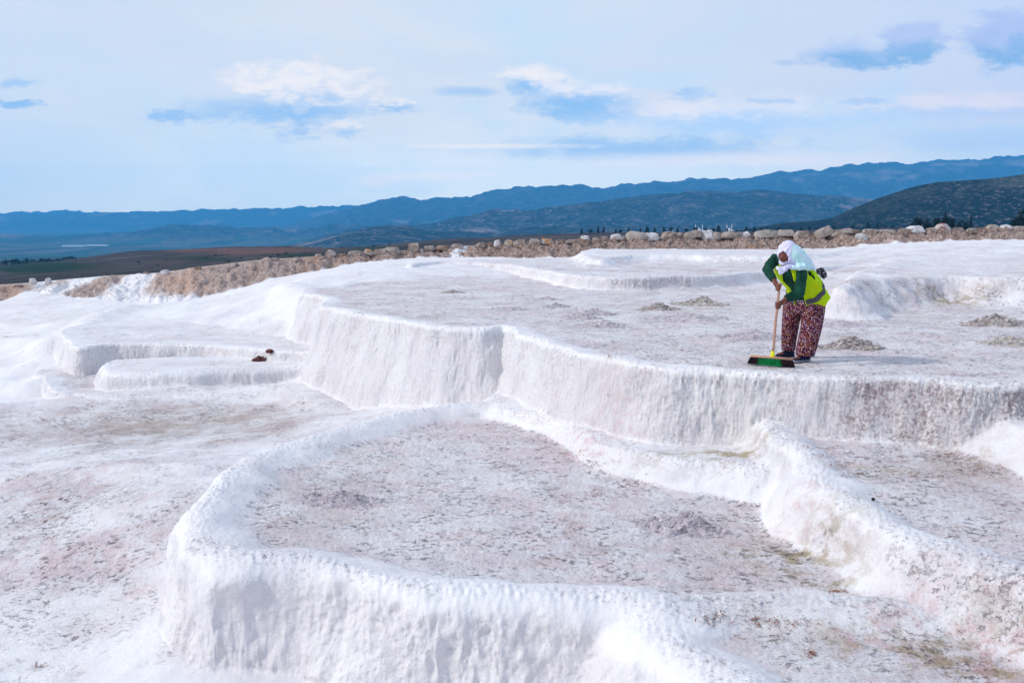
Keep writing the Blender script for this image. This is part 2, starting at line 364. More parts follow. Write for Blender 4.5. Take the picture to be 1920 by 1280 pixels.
def build_ground():
    tc_ = np.concatenate([np.linspace(-1.1, -.56, 120, endpoint=False), np.linspace(-.56, .56, 1180), np.linspace(.56, 1.1, 121)[1:]])
    ys = np.exp(np.linspace(math.log(.9), math.log(48), 1300))
    NC = len(tc_); NR = 1150
    tt, yy = np.meshgrid(tc_[::4], ys, indexing='ij')
    H = height(tt*yy, yy)
    ds = np.sqrt(np.diff(yy, axis=1)**2+np.diff(H, axis=1)**2)/np.sqrt(yy[:, 1:]+.5)
    # smooth the sampling density between neighbouring columns
    for _ in range(3):
        ds[1:-1] = (ds[:-2]+ds[1:-1]*2+ds[2:])/4
    cum = np.concatenate([np.zeros((len(ds), 1)), np.cumsum(ds, 1)], 1); cum /= cum[:, -1:]
    tgt = np.linspace(0, 1, NR)
    Yc = np.array([np.interp(tgt, cum[i], ys) for i in range(len(ds))])
    idx = np.linspace(0, NC-1, NC)/4.; i0 = np.clip(idx.astype(int), 0, len(Yc)-2); fr = (idx-i0)[:, None]
    Y = Yc[i0]*(1-fr)+Yc[i0+1]*fr
    X = tc_[:, None]*Y
    Z, floor, lip, bank, e = height(X, Y, True)
    # normals of the macro surface
    V = np.stack([X, Y, Z], -1)
    du = np.gradient(V, axis=0); dv = np.gradient(V, axis=1)
    N = np.cross(du, dv); N /= np.linalg.norm(N, axis=-1, keepdims=True)+1e-9
    N[N[..., 2] < 0] *= -1
    steep = 1-sst(.35, .93, N[..., 2])
    steep_n = steep*(1-bank)
    # flowstone relief on the walls: draped flutes, nodules; crumbly crust on the lips; small relief on the floors
    flute = noise3(X*6., Y*6., Z*1.3)+.7*noise3(X*14., Y*14., Z*2.2)+.45*noise3(X*27., Y*27., Z*4.)
    nod = np.abs(noise3(X*11., Y*11., Z*9.))+.5*np.abs(noise3(X*23., Y*23., Z*19.))
    bulge = noise3(X*1.8, Y*1.8, Z*2.2)
    crust = noise3(X*26., Y*26., Z*26.)
    fl = fbm(X*5., Y*5., 0., 3, .6)
    rough = fbm(X*3., Y*3., Z*3., 4, .65)
    rm_ = sst(-.25, .45, noise3(X*.8, Y*.8, Z*1.1+4)); lob = np.abs(noise3(X*4.2, Y*4.2, Z*3.0))
    topz = np.clip(lip*1.5, 0, 1)
    near_ = sst(9.5, 8., Y); blob = np.abs(noise3(X*7.+.3*Z, Y*7., Z*5.5))+.6*np.abs(noise3(X*3.1, Y*3.1, Z*2.6))
    flute = flute*(1-.75*near_); nod = nod+near_*1.3*blob
    disp = steep_n*(.011*flute-(.006+.020*rm_)*nod+.065*bulge-.045*lob)+steep_n*rm_*.008*crust+lip*.016*crust+(1-steep)*(1-bank)*(.007*fl+.006*crust*floor-.010*np.abs(noise3(X*13., Y*17., 0.))*(.3+.7*floor))
    disp += sst(.2, .6, samp(TER['inner_shelf']['D'], X, Y)*0+lip*steep_n)*.01*crust
    disp += bank*sst(1.1, .85, e)*(.8+.2*sst(450, 900, 960+F*X/Y))*(.12*rough+.16*noise3(X*1.7+Y*.35, Y*.35, 2.)+.08*noise3(X*4.+Y*.8, Y*.8, 6.)+.05*np.abs(noise3(X*5, Y*5, Z*5))+.03*crust)
    V = V+N*disp[..., None]
    ii = np.arange(NC*NR).reshape(NC, NR)
    f = np.stack([ii[:-1, :-1], ii[1:, :-1], ii[1:, 1:], ii[:-1, 1:]], -1).reshape(-1, 4)
    me = mesh_np('ground', V.reshape(-1, 3), f)
    # soil attributes
    dirt = floor*.75
    def spot(px, py, z, rx, ry, amt):
        x, y = U(px, py, z); return amt*np.exp(-(((X-x)/rx)**2+((Y-y)/ry)**2))
    wob = fbm(X*1.3, Y*1.3, 7., 4)
    lg_ = sst(-.5, .7, wob)
    left = spot(350,800,-1.6,2.6,2.3,1.5)+spot(120,790,-1.6,2.4,1.8,1.)+spot(130,940,-1.55,1.7,1.2,1.)+spot(60,1060,-1.6,1.8,1.4,1.)+spot(230,1040,-1.5,.5,.7,.5)\
        +spot(60,570,-1.6,5,3,.5)+spot(250,720,-1.6,1.6,.8,.5)+spot(0,1200,-1.7,1.0,.6,.5)+spot(350,625,-1,3,1.5,.6)+spot(500,710,-1.5,1.6,.6,.35)+spot(300,540,-1.2,6,2.5,.5)
    back = spot(1720,500,.6,6,5,.75)+spot(1250,500,.3,5,3,.7)+spot(950,520,.1,5,3,.35)+spot(1800,470,.6,8,5,.6)+spot(1400,485,.5,5,3,.5)
    dirt = np.maximum(dirt, back*(.35+.65*sst(-.5, .5, wob)))
    dirt = np.maximum(dirt, left*(1-steep)*(.4+.6*lg_)*(1-np.clip(floor, 0, 1)))
    dirt = np.maximum(dirt, .10+.26*sst(0, .8, wob))*(1-bank)
    dirt = dirt*(1-sst(.10, .75, 1-sst(.72, .99, N[..., 2])))*(1-.5*np.clip(lip, 0, 1))
    dirt = np.maximum(dirt, .12*steep_n*sst(0, .7, wob))
    wsp = spot(1750,548,.3,3.2,1.8,.75)+spot(1330,530,.15,3,1.5,.55)+spot(1750,760,-.3,1.6,.8,.35)+spot(1820,1150,-.95,.8,.6,.45)+spot(1450,1140,-1.03,.8,.25,.55)+spot(1620,960,-.7,.5,.6,.3)+spot(1250,850,-.85,1.2,.4,.3)+spot(1000,500,.15,3,2,.4)
    dirt = np.maximum(dirt, np.clip(wsp, 0, .8)*(.5+.5*sst(-.4, .4, wob))*(1-bank))
    ochre = spot(1370,885,-.95,.35,.3,.9)+spot(1480,1045,-1.05,.45,.35,.9)+spot(1560,1095,-1.05,.25,.25,.6)+spot(1700,1225,-1.15,.7,.28,.8)+spot(1880,1255,-1.15,.4,.2,.7)\
        +spot(1250,600,0,2.0,.6,.0)+spot(1560,560,.2,2,.6,.25)+spot(300,790,-1.6,1.6,1.1,.35)+spot(1780,567,.02,.8,.25,.8)+spot(1640,865,-.6,.5,.2,.5)+spot(1800,850,-.6,.4,.3,.6)+spot(150,590,-1.4,3,2,.25)\
        +spot(10,640,-1.6,.6,.6,.8)+spot(1270,870,-.9,.5,.15,.5)+spot(1250,640,0,.9,.3,.15)+spot(1310,575,0,1.6,.5,.25)
    pink = spot(1600,1150,-.95,.3,.25,.8)+spot(1850,1200,-.95,.3,.25,.8)+spot(1500,960,-.85,.3,.3,.6)+spot(1700,1100,-.9,.3,.3,.6)+spot(1850,1130,-.85,.3,.25,.7)+spot(1100,850,-1,.6,.5,.9)+spot(950,800,-1,.8,.3,.5)+spot(1150,930,-1,.5,.4,.5)+spot(1000,1000,-1,1.2,.7,.3)+spot(110,930,-1.5,1.2,.8,.5)+spot(60,1050,-1.6,.8,.6,.5)+spot(1600,640,0,2,1,.3)
    fattr(me, 'dirt', np.clip(dirt, 0, 1)); fattr(me, 'ochre', np.clip(ochre, 0, 1)); fattr(me, 'pink', np.clip(pink, 0, 1))
    brn = spot(350,800,-1.6,2.4,2.2,1.2)+spot(600,930,-1,.8,.8,.4)+spot(1500,1180,-1.15,1,.4,.8)+spot(1800,870,-.6,.8,.6,.7)+spot(140,950,-1.5,1.,.9,.4)+spot(1300,575,0,3,1.2,.3)+spot(1750,600,0,4,2,.25)
    fattr(me, 'tan', np.clip(brn, 0, 1))
    stain = spot(1640,790,-.4,.45,.5,1.)+spot(1720,780,-.35,.45,.5,.9)+spot(1820,765,-.3,.5,.4,.7)+spot(1910,750,-.2,.5,.5,.9)+spot(1142,795,-.85,.10,.2,1.)+spot(972,1238,-1.5,.10,.25,.8)+spot(1112,1262,-1.6,.12,.3,.8)\
        +spot(1500,770,-.3,.7,.4,.3)+spot(1780,1120,-.95,.3,.3,.5)+spot(1870,1180,-.95,.3,.3,.55)+spot(1560,1010,-.9,.3,.3,.3)+spot(1900,1110,-.85,.3,.3,.4)+spot(960,635,-.1,.5,.6,.15)+spot(1700,548,.3,1.2,.7,.55)+spot(1850,552,.3,1.2,.7,.75)+spot(1250,530,.15,2,1.0,.45)+spot(1400,530,.15,1.2,.9,.6)+spot(900,497,.2,2,1.4,.5)+spot(90,715,-1.55,.35,.6,.8)+spot(490,950,-1.,.22,.7,.7)+spot(590,855,-1.,.3,.6,.6)+spot(760,810,-1.,.8,.4,.5)+spot(640,940,-1.,.35,.35,.5)+spot(1110,850,-1.,.6,.5,.5)+spot(800,1070,-1.,.6,.2,.5)+spot(1400,960,-1,.4,.4,.4)+spot(1780,870,-.6,.8,.4,.7)+spot(1500,1180,-1.15,.8,.3,.8)+spot(1750,1250,-1.15,.6,.25,.8)
    fattr(me, 'stain', np.clip(stain, 0, 1)*(.6+.4*steep))
    bank_c = np.clip(bank, 0, 1)
    fattr(me, 'crest', bank_c*sst(.55, .9, e)*.9*sst(500, 800, 960+F*X/Y)); fattr(me, 'pale', bank_c*.35*sst(800, 350, 960+F*X/Y))  # crest: mask at the bank top for the painted gap shade
    # the lime crust drapes over the left end of the bank
    ppx = 960+F*X/Y
    drape = sst(520, 230, ppx+wob*60)*sst(30, 80, ppx)*sst(-.7, .6, noise3(X*.55, Y*.2, 3.)+.25)
    # low spur of crust at 1640-1720
    drape = np.maximum(drape, .5*np.exp(-((ppx-1670)/60)**2)*sst(.8, .3, e)); drape = np.maximum(drape, .9*np.exp(-((ppx-860)/26)**2)*sst(-.4,.4,wob+.4))
    fattr(me, 'bank', bank_c*(1-.85*drape)); fattr(me, 'steep', steep_n); fattr(me, 'lip', lip); fattr(me, 'floor', np.clip(floor, 0, 1))
    orange = np.exp(-((ppx-340)/50)**2)*.9+np.exp(-((ppx-20)/40)**2)*.9+np.exp(-((ppx-690)/14)**2)*.9+np.exp(-((ppx-585)/22)**2)*.5+np.exp(-((ppx-1410)/8)**2)*.6+np.exp(-((ppx-868)/12)**2)*.8+np.exp(-((ppx-640)/12)**2)*.4
    fattr(me, 'orange', np.clip(orange*sst(-.3, .5, fbm(X*1.5, Y*.8, Z*1.5, 3)+.2), 0, 1)*bank_c)
    return me, dirt

def ground_material():
    m, t, b = material('travertine')
    geo = t.new('ShaderNodeNewGeometry'); P_ = geo.outputs['Position']
    dirt, och, pink, bank, steep, lip, fl, org = (t.attr(k) for k in ('dirt', 'ochre', 'pink', 'bank', 'steep', 'lip', 'floor', 'orange'))
    big = t.noise(P_, .9, 5, .6, .3); mid = t.noise(P_, 4.5, 6, .65, .3); fine = t.noise(P_, 28, 6, .7, 0); vf = t.noise(P_, 75, 3, .6)
    # dirt film, patchy
    amt = t.m('MULTIPLY', dirt, t.ramp(t.m('ADD', t.m('MULTIPLY', mid, .6), t.m('MULTIPLY', big, .5)), .45, .66))
    amt = t.m('ADD', amt, t.m('MULTIPLY', dirt, .22), clamp=True)
    white = t.mix(t.ramp(big, .35, .7), (.82, .79, .80), (.75, .71, .73))
    dcol = t.mix(t.ramp(t.noise(P_, 1.7, 4, .6), .4, .65), (.66, .555, .58), (.76, .60, .605))
    dcol = t.mix(t.m('MAXIMUM', t.attr('tan'), t.m('MULTIPLY', t.ramp(t.noise(P_, .8, 6, .65, .5), .50, .62), .55)), dcol, (.52, .415, .395)); c = t.mix(t.m('MULTIPLY', amt, .85), white, dcol)
    ocm = t.m('MULTIPLY', t.m('MULTIPLY', och, 1.35), t.ramp(t.noise(P_, 6, 6, .7), .42, .62), clamp=True)
    c = t.mix(ocm, c, (.42, .335, .235))
    c = t.mix(t.m('MULTIPLY', t.m('MULTIPLY', pink, t.ramp(t.noise(P_, 9, 5, .7), .46, .64)), .7), c, (.62, .36, .36))
    # specks: tiny dark crumbs in the crust, and pits darkened as painted shade
    s1 = t.ramp(t.noise(P_, 48, 5, .72), .55, .62); ms = t.new('ShaderNodeMapping'); t.put(ms.inputs[0], P_); ms.inputs['Scale'].default_value = (.75, 1, 1)
    s2 = t.ramp(t.noise(ms.outputs[0], 19, 8, .8, .3), .545, .60)
    s2 = t.m('MULTIPLY', s2, t.ramp(t.noise(P_, 2.1, 6, .68), .43, .58, .06, 1.15))
    sp = t.m('MULTIPLY', t.m('ADD', t.m('MULTIPLY', s1, .55), t.m('MULTIPLY', s2, .75)), t.m('ADD', t.m('MULTIPLY', dirt, 1.15), .05), clamp=True)
    c = t.mix(t.m('MULTIPLY', sp, .9), c, (.15, .105, .125))
    sta = t.attr('stain')
    c = t.mix(t.m('MULTIPLY', t.ramp(t.m('ADD', t.m('ADD', t.m('MULTIPLY', t.noise(P_, 30, 6, .8), .75), t.m('MULTIPLY', t.noise(P_, 3.5, 5, .6), .35)), t.m('MULTIPLY', sta, .10)), .61, .74), t.m('MULTIPLY', sta, .75, clamp=True)), c, (.25, .15, .155))
    # faint run-off streaks on the walls
    sm = t.new('ShaderNodeMapping'); t.put(sm.inputs[0], P_); sm.inputs['Scale'].default_value = (9, 9, 1.1)
    st = t.noise(sm.outputs[0], 2.4, 8, .72, .4)
    sy_ = t.new('ShaderNodeSeparateXYZ'); t.put(sy_.inputs[0], P_); nearf = t.ramp(sy_.outputs[1], 9.5, 8.0)
    iso = t.noise(P_, 9, 7, .68, .3); st = t.m('ADD', t.m('MULTIPLY', st, t.m('SUBTRACT', 1.0, t.m('MULTIPLY', nearf, .75))), t.m('MULTIPLY', iso, t.m('MULTIPLY', nearf, .75)))
    c = t.mix(t.m('MULTIPLY', steep, .55), c, t.mix(1.0, c, (1., .98, .99), 'MULTIPLY')); c = t.mix(t.m('MULTIPLY', t.m('MULTIPLY', steep, t.ramp(st, .50, .64)), t.ramp(t.noise(P_, 1.1, 3), .40, .64, .04, .38)), c, (.50, .455, .48))
    lp = t.m('MULTIPLY', t.m('MULTIPLY', lip, t.ramp(t.noise(P_, 1.2, 3), .38, .58, .1, 1.)), t.ramp(t.noise(P_, 26, 6, .75), .53, .61), clamp=True)
    c = t.mix(t.m('MULTIPLY', lp, .85), c, (.28, .25, .265))
    # earth of the bank
    bn = t.noise(P_, 2.2, 7, .7, .3); bn2 = t.noise(P_, 9, 6, .75)
    bc = t.mix(t.ramp(bn, .35, .65), (.30, .195, .155), (.46, .34, .295))
    bc = t.mix(t.ramp(bn2, .52, .62), bc, (.62, .51, .475)); bc = t.mix(t.ramp(bn2, .47, .38), bc, (.15, .09, .075))
    bc = t.mix(t.m('MULTIPLY', org, .6), bc, (.60, .29, .14))
    bc = t.mix(t.m('MULTIPLY', t.attr('crest'), t.ramp(bn2, .62, .42)), bc, (.16, .10, .08)); bc = t.mix(t.attr('pale'), bc, t.mix(bn, (.55, .42, .385), (.70, .58, .55)))  # crest darkening paints the shade of gaps between the stones into the earth
    edge = t.m('ADD', bank, t.m('MULTIPLY', t.m('SUBTRACT', mid, .5), .6))
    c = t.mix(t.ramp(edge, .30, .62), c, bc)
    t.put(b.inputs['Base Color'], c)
    b.inputs['Roughness'].default_value = .85
    # relief
    nod = t.m('MULTIPLY', t.vor(P_, 20, 'SMOOTH_F1'), t.ramp(t.noise(P_, 1.3, 3), .42, .6, .15, 1.0))
    h = t.m('ADD', t.m('MULTIPLY', fine, .5), t.m('MULTIPLY', vf, .3))
    h = t.m('SUBTRACT', t.m('ADD', h, t.m('MULTIPLY', t.noise(P_, 13, 6, .75, .4), .8)), t.m('MULTIPLY', t.m('MULTIPLY', s2, t.ramp(dirt, .02, .35)), .35))
    b1 = t.bump(h, 1.0, t.m('ADD', t.m('MULTIPLY', dirt, .024), .008))
    b2 = t.bump(t.m('ADD', nod, t.m('MULTIPLY', st, 1.6)), t.m('MULTIPLY', steep, .8, clamp=True), .032, b1)
    b3 = t.bump(bn2, t.m('MULTIPLY', bank, 1.0, clamp=True), .10, b2)
    t.put(b.inputs['Normal'], b3)
    return m
g_me, _ = build_ground()
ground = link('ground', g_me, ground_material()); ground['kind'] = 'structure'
print('ground built')
# ------------------------------------------------------------------ far land: plateau, valley, hills
def rows(tab):
    """table of (px,row) -> function of t giving the slope of the sight line"""
    a = np.array(tab, float); out_t, out_s = [], []
    for px, py in a:
        x, y, z = UD(px, py, 1.0); out_t.append(x); out_s.append(z-CAMZ)
    return lambda t: np.interp(t, out_t, out_s)
crest_r = rows([(-900,560),(0,536),(200,519),(370,503),(500,487),(640,480),(760,471),(930,458),(1100,450),(1300,444),(1700,435),(1920,431),(3000,426)])
plat_r = rows([(-900,505),(0,496),(150,483),(270,471),(330,467),(420,463),(520,461),(620,464),(700,460),(800,452),(900,446),(1000,440),(1100,436),(1300,434),(1500,432),(1700,429),(1920,427),(3000,425)])
R4 = rows([(-900,520),(1000,520),(1400,440),(1560,419),(1600,401),(1650,381),(1700,363),(1760,348),(1800,344),(1850,338),(1920,328),(2100,316),(3000,300)])
R3 = rows([(-900,470),(400,470),(540,464),(600,450),(640,440),(700,431),(770,428),(800,427),(850,415),(900,404),(960,399),(1000,394),(1060,385),(1100,381),(1130,385),(1180,378),(1250,370),(1290,362),(1340,367),(1400,363),(1450,365),(1520,372),(1620,378),(1700,384),(1900,380),(3000,380)])
R3B = rows([(-900,490),(400,480),(560,463),(620,447),(700,432),(760,430),(800,436),(860,441),(930,440),(1000,430),(1100,425),(3000,425)])
R2 = rows([(-900,450),(400,440),(520,430),(590,413),(640,396),(690,381),(740,372),(790,377),(850,372),(930,358),(1000,352),(1080,351),(1130,357),(1200,345),(1290,340),(1400,330),(1500,322),(1600,313),(1650,308),(1750,305),(1850,300),(1920,294),(2100,285),(3000,270)])
R1 = rows([(-900,396),(0,403),(80,404),(150,402),(250,398),(400,393),(500,391),(660,386),(800,384),(1200,380),(3000,380)])
R0 = rows([(-900,400),(0,401),(30,397),(60,399),(100,395),(190,397),(220,401),(300,410),(3000,410)])
LOWH = rows([(-900,445),(0,441),(100,445),(200,440),(300,431),(380,428),(450,432),(520,426),(600,430),(700,425),(3000,430)])
VZ = -112.
def far_height(t, y):
    t = np.asarray(t, float); y = np.asarray(y, float)
    z = lambda f, d, mn=VZ: np.maximum(CAMZ+d*f(t), mn)
    o = np.ones_like(t)
    ks = [(44, -14*o), (260, CAMZ+260*(crest_r(t)-.003)), (640, z(plat_r, 640)), (700, z(plat_r, 640)-12), (820, VZ*o),
          (1150, z(lambda q: R4(q)+.0065, 1150)), (1650, VZ*o), (2500, z(R3B, 2500)), (2750, VZ*.75+.25*z(R3B, 2500)), (3500, z(R3, 3500)), (4400, VZ*o),
          (5000, z(LOWH, 5000, VZ)), (5600, VZ*o), (7300, z(R2, 7300)), (8300, VZ*o), (9600, z(R1, 9600)), (10500, VZ*o), (11500, z(R0, 11500)), (12000, VZ*o)]
    out = np.full(np.broadcast(t, y).shape, -14.)
    for (ya, za), (yb, zb) in zip(ks[:-1], ks[1:]):
        s = np.clip((y-ya)/(yb-ya), 0, 1); s = s*.45+.55*s*s*(3-2*s)
        out = np.where((y >= ya) & (y <= yb), za*(1-s)+zb*s, out)
    return out
def far_full(t, y):
    h = far_height(t, y); x = t*y
    up = np.clip((h-VZ)/60, 0, 1)*sst(700, 1050, y)
    amp = (5+.0045*y)*(1-.35*sst(5500, 6500, y))*(1-.8*sst(7600, 9000, y))
    r = (1-2*np.abs(fbm(x/650., y/900., 2., 5, .6)))
    h = h+up*amp*.65*r+up*(y*.0019)*fbm(x/150., y/150., 1., 4, .7)
    h = h+sst(200, 600, y)*sst(800, 660, y)*1.3*fbm(x/55., y/55., 3., 4)+sst(2800, 4500, y)*14*np.clip(fbm(x/600., y/400., 8., 3), 0, 2)*(y < 7000)
    return h
def build_hills():
    tcs = np.concatenate([np.linspace(-1.1, -.56, 90, endpoint=False), np.linspace(-.56, .56, 1150), np.linspace(.56, 1.1, 91)[1:]])
    ys = np.concatenate([np.exp(np.linspace(math.log(44), math.log(640), 150, endpoint=False)), np.exp(np.linspace(math.log(640), math.log(12000), 580))])
    tt, yy = np.meshgrid(tcs, ys, indexing='ij'); Z = far_full(tt, yy)
    NC, NR = tt.shape; ii = np.arange(NC*NR).reshape(NC, NR)
    f = np.stack([ii[:-1, :-1], ii[1:, :-1], ii[1:, 1:], ii[:-1, 1:]], -1).reshape(-1, 4)
    me = mesh_np('hills', np.stack([tt*yy, yy, Z], -1).reshape(-1, 3), f)
    px, py = pxy_of(tt, (Z-CAMZ)/yy)
    g = lambda cx, cy, rx, ry, a=1.: a*np.exp(-(((px-cx)/rx)**2+((py-cy)/ry)**2))
    wob = fbm(tt*yy/90., yy/160., 1., 4)
    plat = sst(730, 690, yy)
    green = g(90,500,90,8)+g(60,506,60,5,.8)+g(390,486,60,4,.5)+g(560,478,60,5,.6)+g(670,465,90,4,.6)
    red = g(520,467,55,6)+g(440,471,50,5)+g(350,468,40,4,.8)+g(600,465,50,3,.8)
    fattr(me, 'plateau', plat); fattr(me, 'green', np.clip(green*1.3*(1+.6*wob), 0, 1)*plat); fattr(me, 'red', np.clip(red*1.4*(1+.9*wob), 0, 1)*plat)
    fattr(me, 'plain', (1-sst(VZ+8, VZ+45, Z))*(1-plat))
    fattr(me, 'near_hill', sst(1650, 1300, yy)*(1-plat))
    return me
def hills_material():
    m, t, b = material('hillside')
    P_ = t.new('ShaderNodeNewGeometry').outputs['Position']
    pl, gr, rd, pn, nh = (t.attr(k) for k in ('plateau', 'green', 'red', 'plain', 'near_hill'))
    sc = t.vm('MULTIPLY', P_, (.001, .001, .002))
    n1 = t.noise(sc, 2.2, 9, .65, .3); n2 = t.noise(sc, 14, 8, .75, .4); n3 = t.noise(sc, 60, 5, .75)
    forest = t.mix(t.ramp(n2, .40, .62), (.008, .016, .015), (.055, .058, .048))
    forest = t.mix(t.m('MULTIPLY', t.ramp(n2, .55, .63), .8), forest, (.19, .165, .15))
    rock = t.mix(n3, (.48, .41, .41), (.24, .20, .20))
    c = t.mix(t.m('MULTIPLY', t.ramp(t.m('ADD', t.m('MULTIPLY', n2, .6), t.m('MULTIPLY', n1, .4)), .52, .62), .75), forest, (.10, .085, .085))
    c = t.mix(t.m('MULTIPLY', t.ramp(n3, .55, .63), t.ramp(n1, .40, .60, .3, 1.0)), c, rock)
    c = t.mix(t.m('MULTIPLY', t.ramp(n1, .57, .64), .8), c, (.36, .27, .24))
    c = t.mix(nh, c, t.mix(1.0, c, (.30, .36, .33), 'MULTIPLY'))
    n4 = t.noise(sc, 170, 4, .75)
    c = t.mix(t.m('MULTIPLY', nh, t.ramp(n4, .53, .60)), c, (.012, .022, .012)); c = t.mix(t.m('MULTIPLY', t.m('MULTIPLY', nh, t.ramp(n4, .45, .38)), t.ramp(n1, .42, .58, .2, .9)), c, (.22, .18, .17))
    # valley fields
    fs = t.vm('MULTIPLY', P_, (.004, .0016, 0)); cell = t.vor(fs, 1.3, out='Color', rnd=1.0)
    sx = t.new('ShaderNodeSeparateXYZ'); t.put(sx.inputs[0], cell)
    fld = t.mix(t.ramp(sx.outputs[0], .3, .7), (.035, .07, .035), (.17, .14, .11)); fld = t.mix(t.ramp(sx.outputs[1], .55, .9), fld, (.05, .12, .05))
    fld = t.mix(t.ramp(t.noise(sc, 30, 5, .8), .52, .62), fld, (.02, .035, .03))
    fld = t.mix(t.ramp(t.noise(sc, 90, 4, .8), .62, .68), fld, (.55, .50, .48))
    c = t.mix(t.m('MULTIPLY', pn, .9), c, fld)
    # plateau scrub
    pn2 = t.noise(P_, .02, 8, .7, .6); pn3 = t.noise(P_, .22, 5, .8)
    pc = t.mix(t.ramp(pn2, .38, .62), (.055, .047, .045), (.12, .095, .092)); pc = t.mix(t.ramp(pn3, .60, .70), pc, (.03, .035, .022)); pc = t.mix(t.ramp(pn3, .38, .30), pc, (.24, .19, .17))
    pc = t.mix(gr, pc, (.022, .048, .026)); pc = t.mix(t.m('MULTIPLY', rd, t.ramp(pn3, .40, .56, .15, .9)), pc, (.27, .12, .09))
    c = t.mix(pl, c, pc)
    t.put(b.inputs['Base Color'], c); b.inputs['Roughness'].default_value = 1.0; b.inputs['Specular IOR Level'].default_value = .05
    t.put(b.inputs['Normal'], t.bump(n2, .7, 40.)) 
    return m
hills = link('hills', build_hills(), hills_material()); hills['kind'] = 'structure'
def far_at(px, py_unused, y):
    x = UD(px, 430, y)[0]; return x, y, float(far_full(np.array([x/y]), np.array([y]))[0])

# haze: one closed box of thin blue air, the sky outside it
def box_mesh(name, lo, hi):
    v = [(x, y, z) for x in (lo[0], hi[0]) for y in (lo[1], hi[1]) for z in (lo[2], hi[2])]
    return mesh_np(name, v, [(0,1,3,2),(4,6,7,5),(0,4,5,1),(2,3,7,6),(0,2,6,4),(1,5,7,3)], False)
hm = bpy.data.materials.new('haze'); hm.use_nodes = True; hm.node_tree.nodes.clear()
h_ = NT(hm.node_tree); ho = h_.new('ShaderNodeOutputMaterial'); hv = h_.new('ShaderNodeVolumePrincipled')
hv.inputs['Color'].default_value = (.10, .52, 1.0, 1); hv.inputs['Density'].default_value = 1.6e-4; hv.inputs['Anisotropy'].default_value = 0.0
h_.l.new(hv.outputs[0], ho.inputs['Volume'])
haze = link('haze', box_mesh('haze', (-14000, -60, VZ-40), (14000, 12200, 640)), hm); haze['kind'] = 'stuff'; haze['label'] = 'thin blue haze over the far valley and hills'

# ------------------------------------------------------------------ stones on the bank
def ico(sub):
    bm = bmesh.new(); bmesh.ops.create_icosphere(bm, subdivisions=sub, radius=1)
    v = np.array([q.co[:] for q in bm.verts]); f = np.array([[w_.index for w_ in q.verts] for q in bm.faces]); bm.free(); return v, f
ICO = {k: ico(k) for k in (1, 2, 3, 4)}
def rock_mesh(name, seed, w_, h, d, boxy=.5, cuts=7, tilt=0., rough=.12, sub=3):
    v, f = ICO[sub]; v = v.copy(); r = np.random.RandomState(seed)
    pw = 1/(1+boxy*3); v = np.sign(v)*np.abs(v)**pw if boxy > 0 else v
    v /= np.abs(v).max(0)
    for _ in range(cuts):
        nn = r.normal(size=3); nn[2] = abs(nn[2])*.8; nn /= np.linalg.norm(nn); c = r.uniform(.62, .95)*np.abs(v@nn).max()
        v -= np.clip(v@nn-c, 0, None)[:, None]*nn
    nv = v/np.linalg.norm(v, axis=1)[:, None]; o = seed*3.1
    v = v+nv*(rough*fbm(v[:, 0]*1.5+o, v[:, 1]*1.5, v[:, 2]*1.5, 4, .6))[:, None]
    v = v*np.array([w_/2, d/2, h/2])
    c, s = math.cos(tilt), math.sin(tilt); v = np.c_[v[:, 0]*c-v[:, 2]*s, v[:, 1], v[:, 0]*s+v[:, 2]*c]
    me = mesh_np(name, v, f, True); return me
def rock_mat(name, base, dark, lichen=None, amt=0.):
    m, t, b = material(name)
    P_ = t.new('ShaderNodeNewGeometry').outputs['Position']
    n1 = t.noise(P_, 3.5, 6, .7, .3); n2 = t.noise(P_, 16, 6, .7)
    c = t.mix(t.ramp(n1, .38, .62), dark, base); c = t.mix(t.m('MULTIPLY', t.ramp(n2, .58, .70), .7), c, tuple(q*.45 for q in dark))
    if lichen: c = t.mix(t.m('MULTIPLY', t.ramp(t.noise(P_, 2.4, 5, .65), .52-amt*.1, .60-amt*.1), .9), c, lichen)
    t.put(b.inputs['Base Color'], c); t.put(b.inputs['Normal'], t.bump(t.m('ADD', n1, n2), .9, .05)); return m
RM = {'grey': rock_mat('grey_stone', (.48, .41, .38), (.27, .205, .175)), 'white': rock_mat('white_stone', (.74, .72, .74), (.52, .48, .49)),
      'brown': rock_mat('brown_stone', (.36, .26, .21), (.19, .125, .095)), 'block': rock_mat('cut_stone', (.52, .47, .44), (.38, .32, .28)),
      'orange': rock_mat('lichen_stone', (.55, .50, .48), (.34, .27, .23), (.62, .27, .07), .6), 'red': rock_mat('rusty_stone', (.62, .58, .58), (.42, .36, .36), (.33, .07, .05), .5)}
